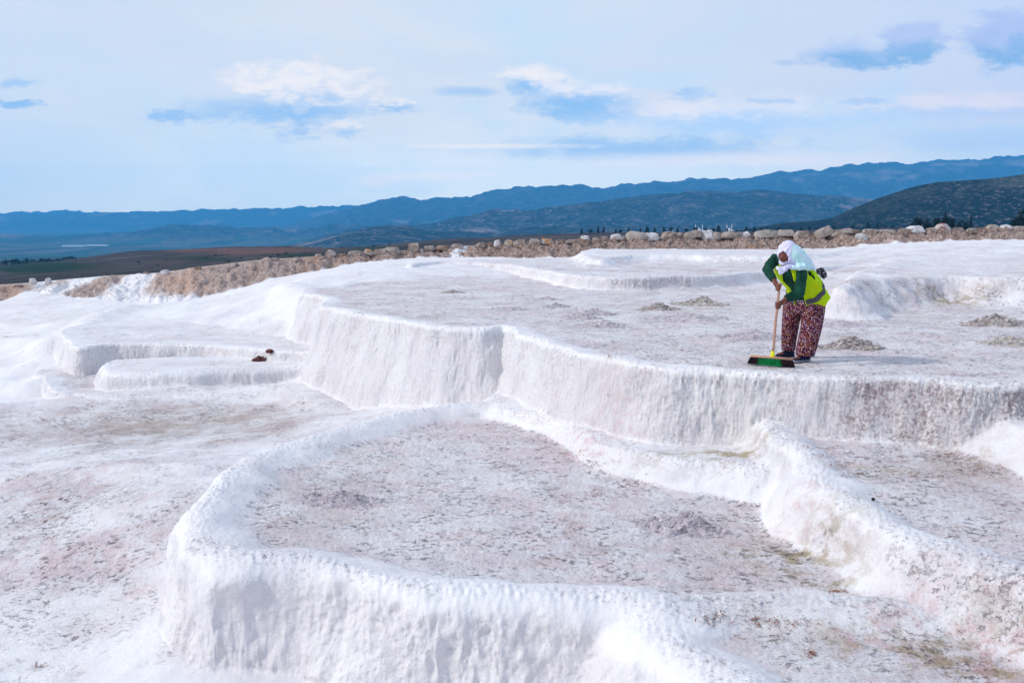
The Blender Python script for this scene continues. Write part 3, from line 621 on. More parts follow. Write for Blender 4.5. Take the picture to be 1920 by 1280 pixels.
STONES = [  # px, row, w, h, kind, boxy, tilt deg, label or None
 (12,537,16,8,'brown',.4,0,None),(34,536,18,8,'brown',.4,3,None),
 (62,524,15,6,'white',.1,4,'white stone at the far left end of the bank, larger of two'),(90,522,11,4,'white',.1,0,'small flat white stone just right of the far left white one'),
 (205,517,22,5,'grey',.5,3,None),(236,514,24,5,'grey',.5,3,None),(275,517,13,9,'brown',.5,0,'dark brown stone stuck in the left bank above the orange earth'),(290,517,10,8,'brown',.4,0,None),(309,512,15,8,'white',.3,5,'pale rounded stone on the left bank above the orange earth patch'),
 (330,510,14,6,'grey',.4,0,None),(352,511,14,8,'brown',.4,0,None),(371,508,15,7,'brown',.5,6,None),(392,506,14,6,'grey',.4,0,None),(415,503,18,6,'brown',.5,8,None),(440,499,17,7,'grey',.4,5,None),(462,495,18,7,'brown',.4,8,None),
 (489,495,17,7,'grey',.3,10,None),(512,489,20,8,'grey',.4,8,None),(535,486,18,8,'brown',.5,5,None),(558,485,16,7,'grey',.4,0,None),(580,484,14,7,'grey',.5,0,None),
 (597,482,12,8,'orange',.3,0,'small orange-stained stone left of the lone tilted boulder'),
 (619,476,21,17,'grey',.15,38,'smooth lone grey boulder tilted on the left bank'),
 (643,477,18,9,'brown',.4,0,None),(665,474,22,11,'grey',.4,4,None),(690,471,20,11,'orange',.3,0,None),(712,470,22,9,'grey',.5,5,None),(735,466,28,10,'grey',.6,2,None),
 (775,461,22,13,'grey',.5,3,'grey upright boulder above the small oval white stone'),(782,472,18,9,'brown',.5,20,None),(788,472,12,7,'white',.05,8,'small oval white stone low on the bank below an upright boulder'),
 (805,463,22,9,'grey',.6,0,None),(830,462,26,8,'brown',.6,0,None),(856,460,22,8,'grey',.5,3,None),
 (900,459,19,13,'grey',.4,20,None),(917,458,10,12,'brown',.3,10,None),(932,454,15,10,'white',.4,10,'whitish angular stone left of the two orange-tinged stones'),(953,452,18,10,'orange',.4,0,None),(974,454,26,13,'grey',.5,6,None),(1002,452,25,13,'grey',.4,4,None),
 (1026,450,20,12,'orange',.5,2,'stone with an orange top on the middle of the bank'),(1053,452,14,8,'brown',.4,0,None),(1074,452,30,8,'grey',.5,5,None),(1092,449,18,11,'brown',.4,0,None),(1097,443,16,4,'white',.6,2,None),(1125,446,26,6,'grey',.5,3,None),
 (1156,439,24,4,'white',.6,0,'thin white slab left of the big blocky stone'),(1158,446,30,8,'grey',.5,2,None),(1193,439,41,15,'block',.6,0,'big blocky stone, largest on the middle of the bank'),(1222,441,27,14,'white',.4,0,None),(1256,438,30,10,'grey',.5,5,None),(1275,440,14,11,'grey',.3,0,None),
 (1297,438,34,12,'grey',.5,14,None),(1325,436,26,11,'white',.2,8,'smooth white oval boulder left of the long flat slab'),(1343,438,20,11,'grey',.4,0,None),(1373,437,42,10,'grey',.7,0,'long flat grey slab with a dark hollow under it'),(1396,441,18,12,'white',.4,35,'pale slab leaning left of the long squared block'),
 (1437,436,45,14,'block',1.3,3,'long squared cut block left of the woman'),(1472,436,30,13,'block',1.2,-1,'shorter squared cut block behind the woman'),(1503,437,32,12,'grey',.5,0,None),(1522,442,15,11,'brown',.3,0,None),(1542,434,35,17,'grey',.9,22,'big tilted slab just right of the woman'),
 (1561,437,14,11,'orange',.4,0,None),(1577,434,36,12,'grey',.6,10,None),(1604,434,17,12,'brown',.4,0,None),(1615,443,22,13,'white',.1,3,'round white boulder lying low on the bank slope'),(1632,433,28,10,'grey',.5,0,None),(1660,432,30,9,'grey',.5,0,None),
 (1697,430,28,8,'grey',.5,3,None),(1717,429,32,13,'white',.15,6,'large pale boulder in front of the dark hedge trees'),(1748,431,19,13,'grey',.2,-4,None),(1768,427,27,19,'red',.15,0,'tallest boulder with rusty red stains on the right bank'),
 (1795,430,24,10,'grey',.5,0,None),(1822,431,26,10,'grey',.8,0,None),(1845,431,24,12,'brown',.7,0,None),(1861,427,27,14,'orange',.6,0,'squarish block with orange lichen near the right end of the bank'),(1886,426,24,14,'white',.8,0,'pale squared block beside the lichen-stained block'),(1911,427,26,11,'grey',.8,0,None),(1940,427,26,12,'grey',.6,0,None)]
KW = {'grey': 'grey weathered stone', 'white': 'whitish stone', 'brown': 'earthy brown stone', 'orange': 'stone with orange lichen', 'block': 'cut block', 'red': 'rusty stone'}
lastmark = 'the far left end of the bank'; cnt = 0; ORD = ['first', 'second', 'third', 'fourth', 'fifth', 'sixth', 'seventh', 'eighth', 'ninth', 'tenth', 'eleventh', 'twelfth', 'thirteenth', 'fourteenth']
SHORT = {62: 'the far left white stone', 90: 'the small flat white stone', 275: 'the dark stuck stone', 309: 'the pale rounded stone', 597: 'the small orange stone', 619: 'the lone tilted boulder', 775: 'the grey upright boulder', 788: 'the small oval white stone', 932: 'the whitish angular stone',
         1026: 'the orange-topped stone', 1156: 'the thin white slab', 1193: 'the big blocky stone', 1325: 'the white oval boulder', 1373: 'the long flat slab', 1396: 'the leaning pale slab', 1437: 'the long squared block', 1472: 'the shorter squared block', 1542: 'the big tilted slab',
         1615: 'the low round white boulder', 1717: 'the large pale boulder', 1768: 'the tallest rusty boulder', 1861: 'the lichen block', 1886: 'the pale squared block'}
STONES = [q for q in STONES if q[7] or q[0] > 600 or q[0] in (34, 371, 440, 512, 558)]
for i, (px, py, w_, h, kd, bx, tl, lab) in enumerate(STONES):
    t_ = UD(px, py, 1)[0]; d = float(np.interp(t_, bt, byt))-.15
    low = 3 if px in (788, 782, 1615) else 0
    if low: d = float(np.interp(t_, bt, byb))*.45+float(np.interp(t_, bt, byt))*.55
    x, y, z = UD(px, py, d); gzz = gz(x, y); W_, H_ = w_*d/F, h*d/F
    top = z+H_/2; bot = min(z-H_/2, gzz-.06)
    H_ *= .86 if lab else .72; W_ *= .96 if lab else .9
    top = z+H_/2; top = max(top, gzz+H_*(.72 if lab else rng.uniform(.30, .66))+(.05 if px < 720 else 0))
    me = rock_mesh('boulder', 40+i, W_*(1.06 if lab else rng.uniform(1.0, 1.3)), top-bot, W_*.75 if W_ > .4 else W_, bx+.45, 17, math.radians(tl), .14 if kd != 'block' else .05, 4 if w_ > 20 else 3)
    o = link('boulder', me, RM[kd], loc=(x, y, (top+bot)/2))
    if lab: L = lab; lastmark = SHORT[px]; cnt = 0
    else: L = '%s on the crest, %s right of %s' % (KW[kd], ORD[cnt], lastmark)
    cnt += 1 if not lab else 0
    tag(o, L, 'stone', 'stones along the crest of the earth bank')
tag(link('stone', rock_mesh('stone', 5, .28, .14, .25, .2, 6), RM['brown'], loc=on_ground(1724, 491)), 'small brown stone alone on the white ground right of the woman', 'stone')
x, y, z = on_ground(1637, 938, -.7)
m_, t_, b_ = material('dark_pebble'); b_.inputs['Base Color'].default_value = (.03, .02, .022, 1)
tag(link('pebble', rock_mesh('pebble', 9, .032, .030, .032, 0, 2), m_, loc=(x, y, z+.012)), 'dark round pebble on the right basin floor beside its rim', 'pebble')

# ------------------------------------------------------------------ swept heaps
def heap_mesh(name, seed, w_, h, d, stony=0., cx=0., cy=0., cz=0.):
    r = np.random.RandomState(seed); NR_, NA = 34, 84
    rr = np.linspace(0, 1.25, NR_)[:, None]; aa = np.linspace(0, 2*math.pi, NA, endpoint=False)[None]
    X = rr*np.cos(aa); Y = rr*np.sin(aa)
    out = 1+.45*noise3(np.cos(aa)*1.3+seed, np.sin(aa)*1.3, 1.)+.18*noise3(np.cos(aa)*4+seed, np.sin(aa)*4, 2.)
    q = rr/out; prof = np.clip(1-q, -.3, 1)**1 if False else np.where(q < 1, (1-q)**1.15*(1-.15*q), -(q-1)*.25)
    X2, Y2 = X*w_/2, Y*d/2
    asym = 1+.5*noise3(X*1.6+seed*2, Y*1.6, 3.)
    Z = prof*h*asym+(q < 1.05)*(.26*h*fbm(X*3.5+seed, Y*3.5, 5., 5, .65)+.006*noise3(X2*60, Y2*60, seed))
    Z = Z+height(X2+cx, Y2+cy)-cz
    v = np.stack([X2+0*Z, Y2+0*Z, Z], -1); ii = np.arange(NR_*NA).reshape(NR_, NA); jj = np.roll(ii, -1, 1)
    f = np.stack([ii[:-1], jj[:-1], jj[1:], ii[1:]], -1).reshape(-1, 4)
    vs, fs = [v.reshape(-1, 3)], [f]; off = NR_*NA
    # lumps lying in the heap
    nl = int(60+260*stony); tri = ICO[1]
    tv, tf = [], []
    for k in range(nl):
        a, rad = r.uniform(0, 2*math.pi), r.uniform(0, 1)**.7*1.08
        i = min(int(rad/1.25*(NR_-1)), NR_-1); j = int(a/(2*math.pi)*NA) % NA
        s = r.uniform(.004, .013)*(1+1.1*stony)*(1 if r.rand() > .12 else 1.9)
        s = min(s, h*.45)
        p = tri[0]*r.uniform(.6, 1.3, size=(len(tri[0]), 1))*np.array([s*1.3, s*r.uniform(.7, 1.2), s*.7])
        tv.append(p+v[i, j]+np.array([0, 0, s*.25])); tf.append(tri[1]+off); off += len(tri[0])
    f3 = np.concatenate([f[:, [0, 1, 2]], f[:, [0, 2, 3]]]+tf)
    return mesh_np(name, np.concatenate(vs+tv), f3, False)
def heap_mat(name, a, b2, c3):
    m, t, b = material(name); P_ = t.new('ShaderNodeNewGeometry').outputs['Position']
    n1 = t.noise(P_, 22, 6, .75); n2 = t.noise(P_, 7, 4, .6)
    c = t.mix(t.ramp(n2, .35, .65), a, b2); c = t.mix(t.ramp(n1, .56, .64), c, c3); c = t.mix(t.ramp(n1, .42, .36), c, tuple(q*.35 for q in a))
    t.put(b.inputs['Base Color'], c); t.put(b.inputs['Normal'], t.bump(n1, .9, .02)); return m
HM = {'g': heap_mat('swept_grit', (.46, .40, .43), (.60, .53, .56), (.76, .70, .73)), 'b': heap_mat('swept_rubble', (.36, .30, .29), (.50, .44, .42), (.72, .68, .68)),
      'p': heap_mat('pink_grit', (.50, .42, .46), (.60, .53, .57), (.72, .66, .70)), 'o': heap_mat('tan_grit', (.42, .37, .34), (.54, .49, .45), (.72, .67, .64))}
for k, (px, py, w_, h, kd, st, lab) in enumerate([
    (848,549,30,5,'b',.0,'small brown heap of grit on the back left of the upper terrace'),
    (1025,562,32,6,'p',.0,'small pinkish heap of grit on the upper terrace'),
    (1043,576,36,7,'g',.3,'small grey heap next to the pinkish one on the upper terrace'),
    (955,581,50,6,'g',.0,'faint low heap of grit left of the grey heaps on the upper terrace'),
    (1112,590,58,14,'g',.2,'peaked grey heap, upper one of the close pair on the terrace'),
    (1088,598,52,10,'g',.1,'low grey heap leaning against the peaked one'),
    (1133,613,70,12,'g',.2,'long grey heap, lower one of the close pair on the terrace'),
    (1236,581,48,11,'b',.8,'lumpy dark heap left of the tan heap on the terrace'),
    (1318,573,66,18,'o',.6,'tan rubble heap behind the woman near the back terrace wall'),
    (1290,600,110,12,'g',.1,'long flat grey heap below the tan rubble heap'),
    (1418,637,95,20,'g',.1,'broad grey heap beside the broom handle'),
    (1580,612,84,9,'p',.0,'smooth pinkish grey heap right of the floral trousers'),
    (1602,655,84,24,'b',1.,'stony brown rubble heap right of the woman with pebbles showing'),
    (1875,610,90,22,'b',.9,'stony heap with pale stones at the right of the terrace'),
    (1908,648,76,20,'o',.2,'tan heap cut by the right edge of the picture'),
    (1285,998,120,40,'g',.45,'grey rubble heap in the big front basin'),
    (632,946,105,28,'g',.1,'low dusky mound near the left rim of the front basin')]):
    x, y, z = on_ground(px, py, -1. if py > 800 else 0.)
    w_m = w_*y/F; h_m = h*y/F*(1.0 if h > 12 else 1.25)
    y2 = y+w_m*.20; g2 = gz(x, y2)
    o = link('rubble_heap', heap_mesh('rubble_heap', 11+k, w_m*1.5, h_m*.78, w_m*.85, st, x, y2, g2+.004), HM[kd], loc=(x, y2, g2+.004))
    tag(o, lab, 'heap', 'heaps of swept rubble')

# dry leaf clumps, leaf litter, crumbs
def leaves_mesh(name, places, seed, smin, smax, up=.6):
    r = np.random.RandomState(seed); n_ = len(places); p = np.array(places, float)
    s = r.uniform(smin, smax, n_)[:, None]; a = r.uniform(0, 2*math.pi, n_)
    ux = np.c_[np.cos(a), np.sin(a), r.uniform(-.4, .4, n_)]; vx = np.c_[-np.sin(a), np.cos(a), r.uniform(-up, up, n_)]
    q = np.stack([p-ux*s, p-vx*s*.35+np.c_[0*a, 0*a, s[:, 0]*.25], p+ux*s+np.c_[0*a, 0*a, s[:, 0]*.3], p+vx*s*.35+np.c_[0*a, 0*a, s[:, 0]*.15]], 1)
    return mesh_np(name, q.reshape(-1, 3), np.arange(n_*4).reshape(-1, 4), False)
def leaf_mat(name, a, b2):
    m, t, b = material(name); P_ = t.new('ShaderNodeNewGeometry').outputs['Position']
    t.put(b.inputs['Base Color'], t.mix(t.ramp(t.noise(P_, 30, 2), .4, .6), a, b2)); return m
LM = leaf_mat('dry_leaves', (.16, .04, .028), (.30, .13, .08))
for px, py, rx, hh, lab in [(486,676,16,13,'larger clump of dry reddish-brown leaves on the white crust'), (506,671,7,9,'smaller clump of dry reddish-brown leaves beside the larger clump')]:
    x, y, z = on_ground(px, py, -1.2); rm = rx*.72*y/F; hm_ = hh*.75*y/F; r = np.random.RandomState(px)
    pl_ = []
    for k in range(int(60+rx*16)):
        a, q = r.uniform(0, 6.28), r.uniform(0, 1)**.6
        pl_.append((rm*q*math.cos(a), rm*.7*q*math.sin(a), hm_*(1-q)*r.uniform(.1, 1)))
    tag(link('leaf_clump', leaves_mesh('leaf_clump', pl_, px, .03, .07, .9), leaf_mat('clump_leaves', (.24, .08, .08), (.42, .22, .20)), loc=(x, y, z)), lab, 'leaf clump', 'clumps of dry leaves')
r = np.random.RandomState(21); pl_ = []
for px, py, rx, ry, n_, z0 in [(1575,872,26,9,90,-.5),(1545,855,24,5,60,-.5),(1600,890,30,6,60,-.5),(1835,885,36,12,150,-.5),(1790,855,40,7,60,-.4),(1660,945,50,10,30,-.5),(1520,838,16,5,30,-.5),
      (1690,790,60,8,80,-.4),(1780,790,20,12,40,-.4),(1870,775,50,5,30,-.3),(1060,850,60,12,130,-1),(1110,868,32,7,90,-1),(1120,925,30,5,60,-1),(1190,905,40,10,50,-1),(920,800,50,7,60,-1),(800,812,70,8,80,-1),(590,835,40,12,70,-1),
      (700,860,60,6,25,-1),(1000,940,80,10,40,-1),(1395,945,25,10,50,-1),(1380,970,40,6,40,-1),(1430,1010,30,8,30,-1),(1440,870,30,5,20,-.9),(1140,795,10,8,40,-.9),(1430,1165,60,8,90,-1.2),(1520,1224,9,6,60,-1.2),(1570,1110,18,4,70,-1.1),
      (1500,1170,50,8,40,-1.2),(1340,1160,30,10,40,-1.2),(545,800,14,8,50,-1.5),(520,815,40,6,40,-1.5),(310,865,50,3,30,-1.4),(270,868,15,3,20,-1.4),(75,1250,14,5,30,-1.7),(270,1110,14,6,16,-1.5),(90,895,40,10,15,-1.5),(1260,560,60,4,40,0),(1480,600,200,14,60,0),(1095,636,10,3,14,0),(820,525,14,4,40,.0),(470,610,60,10,20,-1),(1700,640,140,25,60,0),(1880,1000,40,20,20,-.7),(1070,1010,200,60,60,-1),(1850,1180,40,20,30,-1)]:
    for k in range(n_):
        pl_.append((px+r.normal()*rx*.6, py+r.normal()*ry*.6, z0))
pq = np.array(pl_); zq = pq[:, 2].copy()
for _ in range(10):
    xq, yq = U(pq[:, 0], pq[:, 1], zq); zq = .4*zq+.6*height(xq, yq)
pl_ = np.c_[U(pq[:, 0], pq[:, 1], zq)]; zz = height(pl_[:, 0], pl_[:, 1])+.006
o = link('leaf_litter', leaves_mesh('leaf_litter', np.c_[pl_, zz], 4, .006, .015, .5), LM)
tag(o, 'dry reddish leaves and needles strewn over the white basins', 'leaf litter', kind='stuff')
# crumbs of crust on the basin floors
def crumbs():
    r = np.random.RandomState(8); N_ = 110000
    y = np.exp(r.uniform(math.log(5), math.log(24), N_)); t = r.uniform(-.62, .62, N_); x = t*y
    h, fl, lp, bk, e = height(x, y, True)
    cl = fbm(x*1.1, y*1.1, 2., 4)+.5*fbm(x*5, y*5, 2., 2)
    keep = (r.rand(N_) < np.clip(.015+fl*.9*np.clip(cl*1.5, 0, 1), 0, 1)*np.clip(14/y, .35, 1)) & (bk < .1)
    x, y, h = x[keep], y[keep], h[keep]; n_ = len(x)
    s = .0026+.007*r.rand(n_)**6; s *= np.clip(y/8, .7, 1.6)
    base = np.array([[1.5, 0, 0], [-.8, .8, 0], [-.8, -.8, 0], [0, 0, .6], [.3, .5, .4]])
    v = base[None]*s[:, None, None]*r.uniform(.6, 1.4, (n_, 5, 3)); a = r.uniform(0, 6.28, n_); c, s2 = np.cos(a)[:, None], np.sin(a)[:, None]
    v = np.stack([v[..., 0]*c-v[..., 1]*s2, v[..., 0]*s2+v[..., 1]*c, v[..., 2]], -1)+np.stack([x, y, h], -1)[:, None]
    tri = np.array([[0, 1, 4], [1, 2, 3], [2, 0, 3], [0, 4, 3], [4, 1, 3]]); f = (tri[None]+5*np.arange(n_)[:, None, None]).reshape(-1, 3)
    return mesh_np('crumbs', v.reshape(-1, 3), f, False)
m, t, b = material('crust_crumbs'); P_ = t.new('ShaderNodeNewGeometry').outputs['Position']
t.put(b.inputs['Base Color'], t.mix(t.ramp(t.noise(P_, 11, 3), .4, .6), (.34, .29, .33), (.60, .56, .60)))
tag(link('gravel', crumbs(), m), 'loose crumbs of lime crust on the basin floors', 'gravel', kind='stuff')
print('ground objects built')

# ------------------------------------------------------------------ distant trees, greenhouses, mosques
TM = leaf_mat('tree_foliage', (.006, .010, .006), (.022, .032, .018)); BM = leaf_mat('tree_bark', (.05, .035, .025), (.07, .05, .04))
def crown_mesh(name, seed, w_, h, shape, n_=420):
    r = np.random.RandomState(seed); p = []
    lob = [(r.uniform(-.5, .5), r.uniform(-.5, .5), r.uniform(.25, .8), r.uniform(.3, .5)) for _ in range(7)]
    while len(p) < n_:
        if shape == 'round':
            a = lob[r.randint(7)]; q = r.normal(size=3); q /= np.linalg.norm(q); q *= r.uniform(.5, 1)
            p.append(((a[0]+q[0]*a[3])*w_*.5*1.1, (a[1]+q[1]*a[3])*w_*.5*1.1, max(.12, a[2]+q[2]*a[3]*.6)*h))
        else:
            zz_ = r.uniform(.05, 1)**1.0; rad = (1-zz_)**.6*(1 if zz_ > .12 else .6)*r.uniform(.5, 1); a = r.uniform(0, 6.28); p.append((math.cos(a)*rad*w_*.5, math.sin(a)*rad*w_*.5, zz_*h))
    return leaves_mesh(name, p, seed, w_*.06, w_*.12, .9)
def trunk_mesh(name, h, r0):
    v, f = [], []; K = 6
    for i, (z, q) in enumerate([(-.4, 1.2), (h*.2, .9), (h*.5, .6), (h*.8, .2)]):
        for k in range(K): a = 6.283*k/K; v.append((math.cos(a)*r0*q, math.sin(a)*r0*q, z))
    for i in range(3):
        for k in range(K): f.append((i*K+k, i*K+(k+1) % K, (i+1)*K+(k+1) % K, (i+1)*K+k))
    return mesh_np(name, v, f)
_tpl = {}
def nth(k): return '%d%s' % (k, 'th' if k % 100 in (11, 12, 13) else {1: 'st', 2: 'nd', 3: 'rd'}.get(k % 10, 'th'))
def tree(name, px, row_top, wpx, d, shape, label, group, parts=True, base_row=None):
    x, y, z = far_at(px, 0, d)
    top = UD(px, row_top, d)[2]
    w_m = wpx*d/F; h_m = max(top-z, w_m*.7 if shape == 'round' else w_m*1.2)
    key = (shape, rng.randrange(3))
    if key not in _tpl: _tpl[key] = (crown_mesh('crown', hash(key[1])+3, 1., 1., shape, 700), trunk_mesh('trunk', .8, .035))
    o = empty(name, (x, y, z-.1)); o.scale = (w_m, w_m, h_m); o.rotation_euler.z = rng.uniform(0, 6.28)
    link('crown', _tpl[key][0], TM if not _tpl[key][0].materials else None, o); link('trunk', _tpl[key][1], BM if not _tpl[key][1].materials else None, o)
    tag(o, label, 'tree', group); return o
G1 = 'trees of the dark clump behind the right bank'
for i, (px, rt, w_) in enumerate([(1708,410,20),(1722,407,22),(1738,405,22),(1754,405,22),(1770,406,20),(1786,405,22),(1800,407,20),(1812,410,18)]):
    tree('bushy_tree', px, rt, w_, 250+(i*37 % 20), 'round', 'dark bushy tree in the clump behind the right bank, %s from its left end' % ORD[i], G1)
tree('cypress_tree', 1771, 398, 8, 275, 'cone', 'slim dark cypress poking up out of the middle of the clump', G1)
tree('cypress_tree', 1820, 402, 7, 262, 'cone', 'slim dark cypress at the right end of the dark clump', G1)
tree('round_tree', 1912, 385, 38, 240, 'round', 'large dark round tree at the right edge behind the bank', 'trees behind the right end of the bank')
tree('round_tree', 1948, 388, 40, 245, 'round', 'dark round tree just outside the large tree at the right edge', 'trees behind the right end of the bank')
for i in range(40):
    px = 1090+i*15.3+rng.uniform(-4, 4)
    tree('distant_tree', px, rng.uniform(424, 431), rng.uniform(6, 11), rng.uniform(520, 620), rng.choice(['cone', 'round']), 'small dark tree in the line beyond the bank, %s from the left' % nth(i+1), 'tree line beyond the bank')
for i in range(26):
    px = 2+i*5.4+rng.uniform(-1.5, 1.5)
    tree('distant_tree', px, rng.uniform(483, 488)+max(0, (60-px)*.03), rng.uniform(6, 10), rng.uniform(600, 640), 'round', 'dark tree of the far left row on the plateau, %s from the left' % nth(i+1), 'tree row at the left plateau edge')
for i, (px, py, w_) in enumerate(sorted([(500,487,8),(484,486,6),(470,490,5),(420,488,4),(427,490,5),(256,492,6),(232,492,4),(293,498,4),(575,483,5),(560,484,4),(590,479,4),(384,484,4),(345,497,3),(520,479,5),(505,482,4),(535,476,5),(310,487,3),(545,481,4),(570,473,4),(180,506,3),(450,484,4),(403,479,4),(610,474,4),(640,465,5),(620,468,4),(700,462,5),(730,458,4)])):
    # distance at which the plateau reaches this row
    ds_ = np.linspace(260, 640, 60); tv_ = UD(px, py, 1)[0]; hz = far_full(np.full(60, tv_), ds_); rw = pxy_of(tv_, (hz-CAMZ)/ds_)[1]
    d = float(ds_[np.argmin(np.abs(rw-py-1))])
    tree('shrub', px, py-w_*.5, w_*1.2, d, 'round', 'small dark shrub on the brown plateau, %s from the left' % nth(i+1), 'shrubs on the brown plateau')
WM = leaf_mat('white_plaster', (.75, .75, .76), (.80, .80, .80)); DMt = leaf_mat('lead_dome', (.50, .52, .55), (.60, .62, .64))
def prism(name, w_, d, h, roof=.25):
    v = [(-w_/2,-d/2,0),(w_/2,-d/2,0),(w_/2,d/2,0),(-w_/2,d/2,0),(-w_/2,-d/2,h*(1-roof)),(w_/2,-d/2,h*(1-roof)),(w_/2,d/2,h*(1-roof)),(-w_/2,d/2,h*(1-roof)),(-w_/2,0,h),(w_/2,0,h)]
    bm = bmesh.new(); V_ = [bm.verts.new(p) for p in v]
    for f in ((0,1,5,4),(2,3,7,6),(4,5,9,8),(6,7,8,9),(1,2,6,9,5),(0,4,8,7,3)): bm.faces.new([V_[k] for k in f])
    me = bpy.data.meshes.new(name); bm.to_mesh(me); bm.free(); return me
for px, row, w_, lab in [(140,464,40,'long white greenhouse in the valley, left one of the pair'), (184,463,36,'shorter white greenhouse in the valley, right one of the pair')]:
    x, y, z = UD(px, row, 4050); z = float(far_full(np.array([x/y]), np.array([4050.]))[0])
    tag(link('greenhouse', prism('greenhouse', w_*y/F, 40, 6), WM, loc=(x, y, z)), lab, 'greenhouse', 'greenhouses in the valley')
def lathe(name, prof, K=12, loc=(0, 0, 0)):
    v = [(math.cos(6.283*k/K)*r_+loc[0], math.sin(6.283*k/K)*r_+loc[1], z+loc[2]) for r_, z in prof for k in range(K)]
    f = [(i*K+k, i*K+(k+1) % K, (i+1)*K+(k+1) % K, (i+1)*K+k) for i in range(len(prof)-1) for k in range(K)]
    return mesh_np(name, v, f)
for pxs, lab, dome in [((1304, 1317), 'distant mosque with two slim minarets, left one of two', 1311), ((1363, 1372), 'distant mosque with two minarets and a pale dome, right one of two', 1368)]:
    d = 900.; sc = d/F; zb = UD(pxs[0], 436, d)[2]; x0 = UD(dome, 430, d)[0]
    root = empty('mosque', (x0, d, zb)); tag(root, lab, 'mosque', 'mosques beyond the bank')
    link('hall', prism('hall', 12*sc, 5, 5*sc, .1), WM, root)
    link('dome', lathe('dome', [(3.0*sc, 4.4*sc), (3.0*sc, 5*sc), (2.5*sc, 7*sc), (1.4*sc, 8.2*sc), (.05, 8.8*sc)]), DMt, root)
    for p_ in pxs:
        xx = UD(p_, 430, d)[0]-x0
        link('minaret', lathe('minaret', [(1.0*sc, -3*sc), (.8*sc, 9*sc), (1.2*sc, 9.3*sc), (1.2*sc, 9.8*sc), (.7*sc, 10*sc), (.6*sc, 13*sc), (.05, 15.8*sc)], 8, (xx, 0, 0)), WM, root)
print('distance built')
#PART3
# ------------------------------------------------------------------ the woman sweeping
D0 = 11.4
def Q(px, py, v): return Vector(UD(px, py, D0+v))
def tube(bm, pts, rad, K=20, cap=True, up=None):
    """loft of elliptical rings; rad entries r or (ra, rb); up = direction of the second radius"""
    pts = [Vector(p) for p in pts]; rings = []; n_ = len(pts); prev = None
    for i, p in enumerate(pts):
        tg_ = (pts[min(i+1, n_-1)]-pts[max(i-1, 0)]).normalized()
        ref = Vector(up) if up is not None else (prev if prev is not None else Vector((.3, .2, .93)))
        a = tg_.cross(ref)
        if a.length < 1e-4: a = tg_.cross(Vector((1, 0, 0)))
        a.normalize(); b_ = a.cross(tg_).normalized()
        if up is None: prev = b_
        ra, rb = rad[i] if isinstance(rad[i], (tuple, list)) else (rad[i], rad[i])
        rings.append([bm.verts.new(p+a*(ra*math.cos(6.28318*k/K))+b_*(rb*math.sin(6.28318*k/K))) for k in range(K)])
    for i in range(n_-1):
        for k in range(K): bm.faces.new((rings[i][k], rings[i][(k+1) % K], rings[i+1][(k+1) % K], rings[i+1][k]))
    if cap: bm.faces.new(rings[0][::-1]); bm.faces.new(rings[-1])
    return rings
def ball(bm, c, r, rot=None, sub=3):
    M = Matrix.Translation(Vector(c)) @ (rot.to_4x4() if rot is not None else Matrix.Identity(4)) @ Matrix.Diagonal((*((r,)*3 if not hasattr(r, '__len__') else r), 1))
    bmesh.ops.create_icosphere(bm, subdivisions=sub, radius=1, matrix=M)
def fused(name, bm, vox, smooth=2, mat=None, parent=None, wr=None):
    """join overlapping volumes into one continuous surface"""
    bmesh.ops.recalc_face_normals(bm, faces=bm.faces)
    me = bpy.data.meshes.new(name+'_raw'); bm.to_mesh(me); bm.free()
    tmp = bpy.data.objects.new(name+'_raw', me); C.objects.link(tmp)
    m1 = tmp.modifiers.new('r', 'REMESH'); m1.mode = 'VOXEL'; m1.voxel_size = vox; m1.use_smooth_shade = True
    if smooth: m2 = tmp.modifiers.new('s', 'SMOOTH'); m2.iterations = smooth; m2.factor = .5
    dg = bpy.context.evaluated_depsgraph_get(); out = bpy.data.meshes.new_from_object(tmp.evaluated_get(dg))
    bpy.data.objects.remove(tmp); bpy.data.meshes.remove(me); out.name = name
    if wr:
        n_ = len(out.vertices); v = np.empty(n_*3, np.float32); out.vertices.foreach_get('co', v); v = v.reshape(-1, 3)
        nn = np.empty(n_*3, np.float32); out.vertices.foreach_get('normal', nn); nn = nn.reshape(-1, 3)
        v += nn*wr(v)[:, None]; out.vertices.foreach_set('co', v.ravel()); out.update()
    out.polygons.foreach_set('use_smooth', np.ones(len(out.polygons), bool))
    return link(name, out, mat, parent)
def from_bm(name, bm, mat, parent=None, smooth=True):
    bmesh.ops.recalc_face_normals(bm, faces=bm.faces)
    me = bpy.data.meshes.new(name); bm.to_mesh(me); bm.free()
    me.polygons.foreach_set('use_smooth', np.full(len(me.polygons), smooth, bool)); return link(name, me, mat, parent)
def cloth(name, col, col2=None, rough=.85, weave=.004):
    m, t, b = material(name); P_ = t.new('ShaderNodeNewGeometry').outputs['Position']
    n1 = t.noise(P_, 9, 4, .6)
    c = t.mix(t.ramp(n1, .35, .65), col, col2 or tuple(q*.8 for q in col)); t.put(b.inputs['Base Color'], c); b.inputs['Roughness'].default_value = rough
    t.put(b.inputs['Normal'], t.bump(t.noise(P_, 26, 4, .6, .8), .7, .012)); b.inputs['Specular IOR Level'].default_value = .2; return m
skin = cloth('skin', (.20, .075, .05), (.16, .055, .038), .6)
green = cloth('green_knit', (.008, .065, .038), (.005, .042, .027))
hivis = cloth('hivis_fabric', (.86, 1.0, .006), (.72, 1.0, .004), .7)
stripe = cloth('grey_reflective_tape', (.17, .15, .20), None, .45)
white_c = cloth('white_cotton', (.70, .66, .84), (.62, .58, .78)); mint_c = cloth('white_cotton_over_vest', (.50, .76, .74), (.62, .74, .84))
navy = cloth('navy_cloth', (.012, .014, .05)); greyshoe = cloth('grey_shoe', (.20, .21, .27), (.30, .31, .37), .6)
